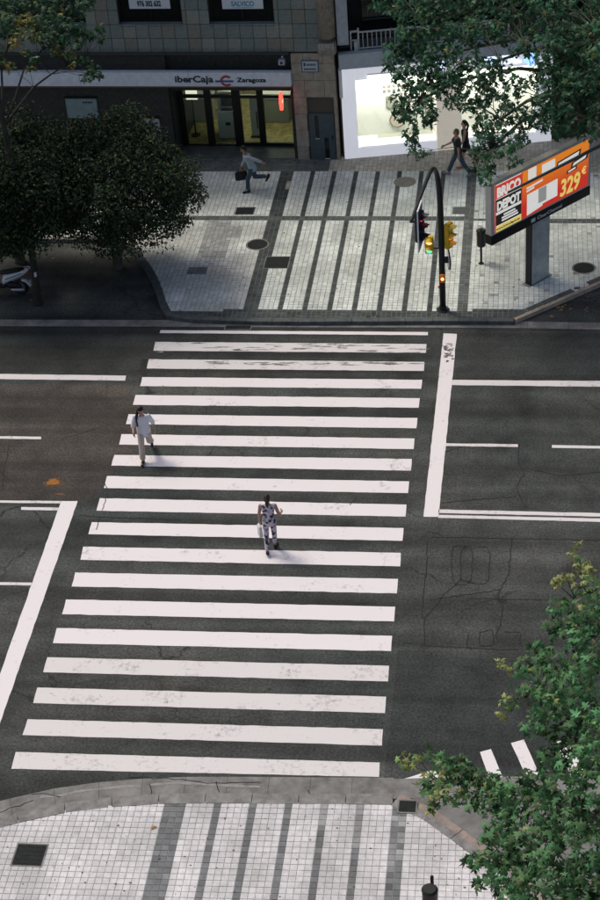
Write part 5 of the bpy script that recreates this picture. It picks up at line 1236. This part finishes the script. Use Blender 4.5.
    h.ball(HC-hf*.014*k+hup*.022*k, .084*k, .098*k, .108*k, hm, 18); h.ball(HC-hf*.035*k-hup*.02*k, .08*k, .075*k, .09*k, hm, 16)
    if fit.get('tail') == 'back':
        a_ = HC-hf*.10*k+hup*.02*k; h.capsule(a_, a_-hf*.03*k-Vector((0, 0, .12*k)), .034*k, .045*k); h.capsule(a_-hf*.03*k-Vector((0, 0, .12*k)), a_-hf*.01*k-Vector((0, 0, L_*k)), .045*k, .022*k)
    elif fit.get('tail') == 'side':
        a_ = HC+hr*.07*k-hf*.02*k-hup*.03*k; m1 = J['shR']+FS*.07*k-XS*.05*k+up*.02*k; h.capsule(a_, m1, .042*k, .036*k); h.capsule(m1, m1+FS*.03*k-Vector((0, 0, L_*k)), .036*k, .02*k)
    hair = remeshed(h, 'hair', fit['hair'], t, .0085, 2)
    # keep the face clear of hair: push hair vertices that lie before the face back inside the head
    me = hair.data; co = np.empty(len(me.vertices)*3); me.vertices.foreach_get('co', co); co = co.reshape(-1, 3)
    rel = co-np.array(HC); fy = rel@np.array(hf); fz = rel@np.array(hup); fx = np.abs(rel@np.array(hr))
    m_ = (fy > .03*k) & (fz < .055*k) & (fz > -.13*k) & (fx < .075*k); co[m_] -= np.array(hf)[None]*(fy[m_]-.03*k)[:, None]*1.0
    me.vertices.foreach_set('co', co.ravel()); me.update()
    return t, J, FS, XS
JEAN = mat('denim', (.045, .075, .10), .85, .3, 14); SHOEB = mat('shoe_dark', (.02, .018, .017), .5); HAIRK = mat('hair_black', (.012, .010, .009), .45, .4, 40); HAIRB = mat('hair_brown', (.035, .022, .016), .5, .4, 40)
def floral():
    M = mat('floral_cloth', (.6, .6, .6), .8); N, L, b = nodes(M); tc = N.new('ShaderNodeTexCoord')
    v = N.new('ShaderNodeTexVoronoi'); v.inputs['Scale'].default_value = 11; L.new(tc.outputs['Object'], v.inputs['Vector'])
    n = N.new('ShaderNodeTexNoise'); n.inputs['Scale'].default_value = 9; n.inputs['Detail'].default_value = 3; L.new(tc.outputs['Object'], n.inputs['Vector'])
    r = N.new('ShaderNodeValToRGB'); e = r.color_ramp.elements; e[0].position = .45; e[0].color = (.02, .035, .05, 1); e[1].position = .64; e[1].color = (.62, .55, .58, 1); e.new(.50).color = (.14, .17, .22, 1); e.new(.56).color = (.55, .42, .46, 1)
    ad = N.new('ShaderNodeMath'); ad.operation = 'MULTIPLY_ADD'; ad.inputs[1].default_value = .35; L.new(v.outputs['Distance'], ad.inputs[0]); L.new(n.outputs[0], ad.inputs[2]); sb = N.new('ShaderNodeMath'); sb.operation = 'SUBTRACT'; sb.inputs[1].default_value = .10; L.new(ad.outputs[0], sb.inputs[0]); L.new(sb.outputs[0], r.inputs[0]); L.new(r.outputs[0], b.inputs['Base Color']); return M
G = lambda x, y, z: (at(x, y, z).x, at(x, y, z).y, z)
# 1 white shirt, beige trousers, walking towards the camera
t1, J1, F1, X1 = person('person in white shirt and beige trousers walking forward over the left end of the stripes', G(147.5, 456.5, .005), R(186), 1.72,
    dict(lean=4, nod=24, hipR=24, kneeR=4, footR=4, hipL=-14, kneeL=42, footL=-38, shR=14, abR=16, elR=62, inR=14, shL=-14, abL=16, elL=18), dict(top=mat('shirt_white', (.72, .70, .73), .8, .05, 8, .9, 16), bottom=mat('trouser_beige', (.52, .43, .36), .85, .12, 8, .9, 16), shoe=SHOEB, hair=HAIRK, hair_len=.26, tail='side', sleeve=.60, loose=.016, hem=-.15, leg_r=(.102, .082, .078), shoulder=.95))
ph_ = empty('phone', (0, 0, 0)); hd = J1['wrR']+J1['hdR']*.08; ph_.location = t1.matrix_basis @ (hd+F1*.005); bpy.context.view_layer.update()
M1 = Matrix.Translation(t1.location) @ Euler((0, 0, t1.rotation_euler.z)).to_matrix().to_4x4(); ph_.location = M1 @ (hd+Vector((-.02, .01, 0))); ph_.rotation_euler = (R(25), 0, t1.rotation_euler.z)
q = MB(); q.box(-.006, .006, -.035, .035, -.02, .12); q.build('case', BLACK, ph_, bevel=.004); q = MB(); q.box(-.0075, -.006, -.03, .03, -.012, .112); q.build('screen', DGLASS, ph_); tag(ph_, 'dark phone in the hand of the person in the white shirt', 'phone')
# 2 floral jumpsuit, walking away
t2, J2, F2, X2 = person('person with ponytail in floral jumpsuit walking away along the middle of the stripes', G(271.8, 549.5, .005), R(4), 1.68,
    dict(lean=2, hipR=9, kneeR=4, footR=2, hipL=-9, kneeL=16, footL=-12, shL=6, abL=12, elL=14, shR=-10, abR=20, elR=85, inR=0), dict(top=floral(), shoe=SHOEB, hair=HAIRB, hair_len=.22, tail='back', one_piece=True, sleeve=0, loose=.0, leg_r=(.092, .066, .056), waist=.93, shoulder=.9))
M2 = Matrix.Translation(t2.location) @ Euler((0, 0, t2.rotation_euler.z)).to_matrix().to_4x4()
hd = J2['wrL']+J2['hdL']*.10; bag = empty('paper_bag', M2 @ hd, t2.rotation_euler.z+R(20)); CLB = mat('bag_white', (.66, .65, .66), .7, .08, 8)
q = MB(); q.add([(-.05, -.11, -.42), (.05, -.11, -.42), (.05, .11, -.42), (-.05, .11, -.42), (-.035, -.10, -.10), (.035, -.10, -.10), (.035, .10, -.10), (-.035, .10, -.10)], [(0, 3, 2, 1), (4, 5, 6, 7), (0, 1, 5, 4), (1, 2, 6, 5), (2, 3, 7, 6), (3, 0, 4, 7)]); q.build('sack', CLB, bag, bevel=.012)
q = MB(); q.tube([(0, -.07, -.10), (0, -.04, -.01), (0, .04, -.01), (0, .07, -.10)], .007, 6); q.build('handle', CLB, bag); tag(bag, 'white bag hanging from the hand of the person in the floral jumpsuit', 'bag')
# 3 running past the bank
t3, J3, F3, X3 = person('person in pale blue shirt and jeans striding past the bank entrance with a dark bag', G(254, 190.5, PH+.005), R(108), 1.76,
    dict(lean=20, nod=8, hipR=-12, kneeR=70, footR=-60, hipL=26, kneeL=22, footL=2, shL=-48, abL=14, elL=6, shR=26, abR=8, elR=22), dict(top=mat('shirt_blue', (.31, .37, .41), .8, .1, 8, .9, 16), bottom=JEAN, shoe=SHOEB, hair=HAIRK, sleeve=.95, loose=.014, hem=-.12, skin=SKIN2, leg_r=(.100, .078, .066)))
M3 = Matrix.Translation(t3.location) @ Euler((0, 0, t3.rotation_euler.z)).to_matrix().to_4x4(); hd = J3['wrR']+J3['hdR']*.09
bag = empty('hand_bag', M3 @ hd, t3.rotation_euler.z); DKB = mat('bag_dark', (.014, .014, .018), .6, .2, 9)
q = MB(); q.box(-.07, .07, -.21, .21, -.42, -.11); q.build('body', DKB, bag, bevel=.03); q = MB(); q.tube([(0, -.12, -.11), (0, -.07, -.01), (0, .07, -.01), (0, .12, -.11)], .012, 6); q.build('handle', DKB, bag); tag(bag, 'dark bag carried by the person striding past the bank', 'bag')
# 4 and 5 walking left past the shop
person('person in dark T-shirt and jeans with light brown hair walking left past the shop', G(458.5, 176, PH+.005), R(92), 1.76,
    dict(lean=5, hipR=26, kneeR=5, footR=6, hipL=-24, kneeL=10, footL=-26, shL=-6, abL=8, elL=10, shR=42, abR=8, elR=25), dict(top=mat('shirt_charcoal', (.02, .026, .03), .85, .1, 8), bottom=JEAN, shoe=mat('shoe_grey', (.20, .20, .22), .6), hair=mat('hair_light', (.12, .075, .03), .5, .3, 40), sleeve=.38, loose=.014, hem=-.13, leg_r=(.098, .074, .066)))
person('person in black sleeveless top and black shorts walking beside the jeans wearer', G(466, 166.5, PH+.005), R(98), 1.72,
    dict(lean=4, hipL=14, kneeL=6, footL=3, hipR=-20, kneeR=35, footR=-35, shL=14, abL=8, elL=22, shR=-10, abR=8, elR=10), dict(top=mat('top_black', (.012, .012, .014), .85), bottom=mat('shorts_black', (.013, .013, .016), .85), bottom_name='shorts', leg=.28, shoe=mat('shoe_pink', (.40, .18, .14), .6), hair=HAIRK, hair_len=.30, tail='back', sleeve=0, loose=.002, hem=-.04, leg_r=(.104, .098, .09), waist=.95, shoulder=.92))

# ================================================================== fallen leaves
pos = []
for _ in range(34):
    x, y = random.uniform(525, 600), random.uniform(282, 318)
    if y < 300-(x-556)*.43+5: continue
    pos.append(tuple(at(x, y, .012)))
for x, y in ((155, 826), (570, 262), (552, 305), (583, 288), (12, 276), (52, 258), (90, 262), (110, 282), (143, 290), (30, 300), (495, 282), (515, 300)): pos.append(tuple(at(x, y, .012 if (y > 250 and y < 310 and (x < 160 or x > 540)) or y == 594 else PH+.008)))
pos = np.array(pos); n = len(pos)
me = leaf_mesh('fallen_leaves', pos, np.array([0, 0, 1.])+rng.normal(size=(n, 3))*.2, rng.uniform(.07, .15, n), np.array([(.36, .22, .07)])*rng.uniform(.5, 1.3, (n, 1)), 'plane', LEAF)
tag(link('fallen_leaves', me), kind='stuff', label='dry ochre leaves scattered on the paving and parking bay', cat='leaves')
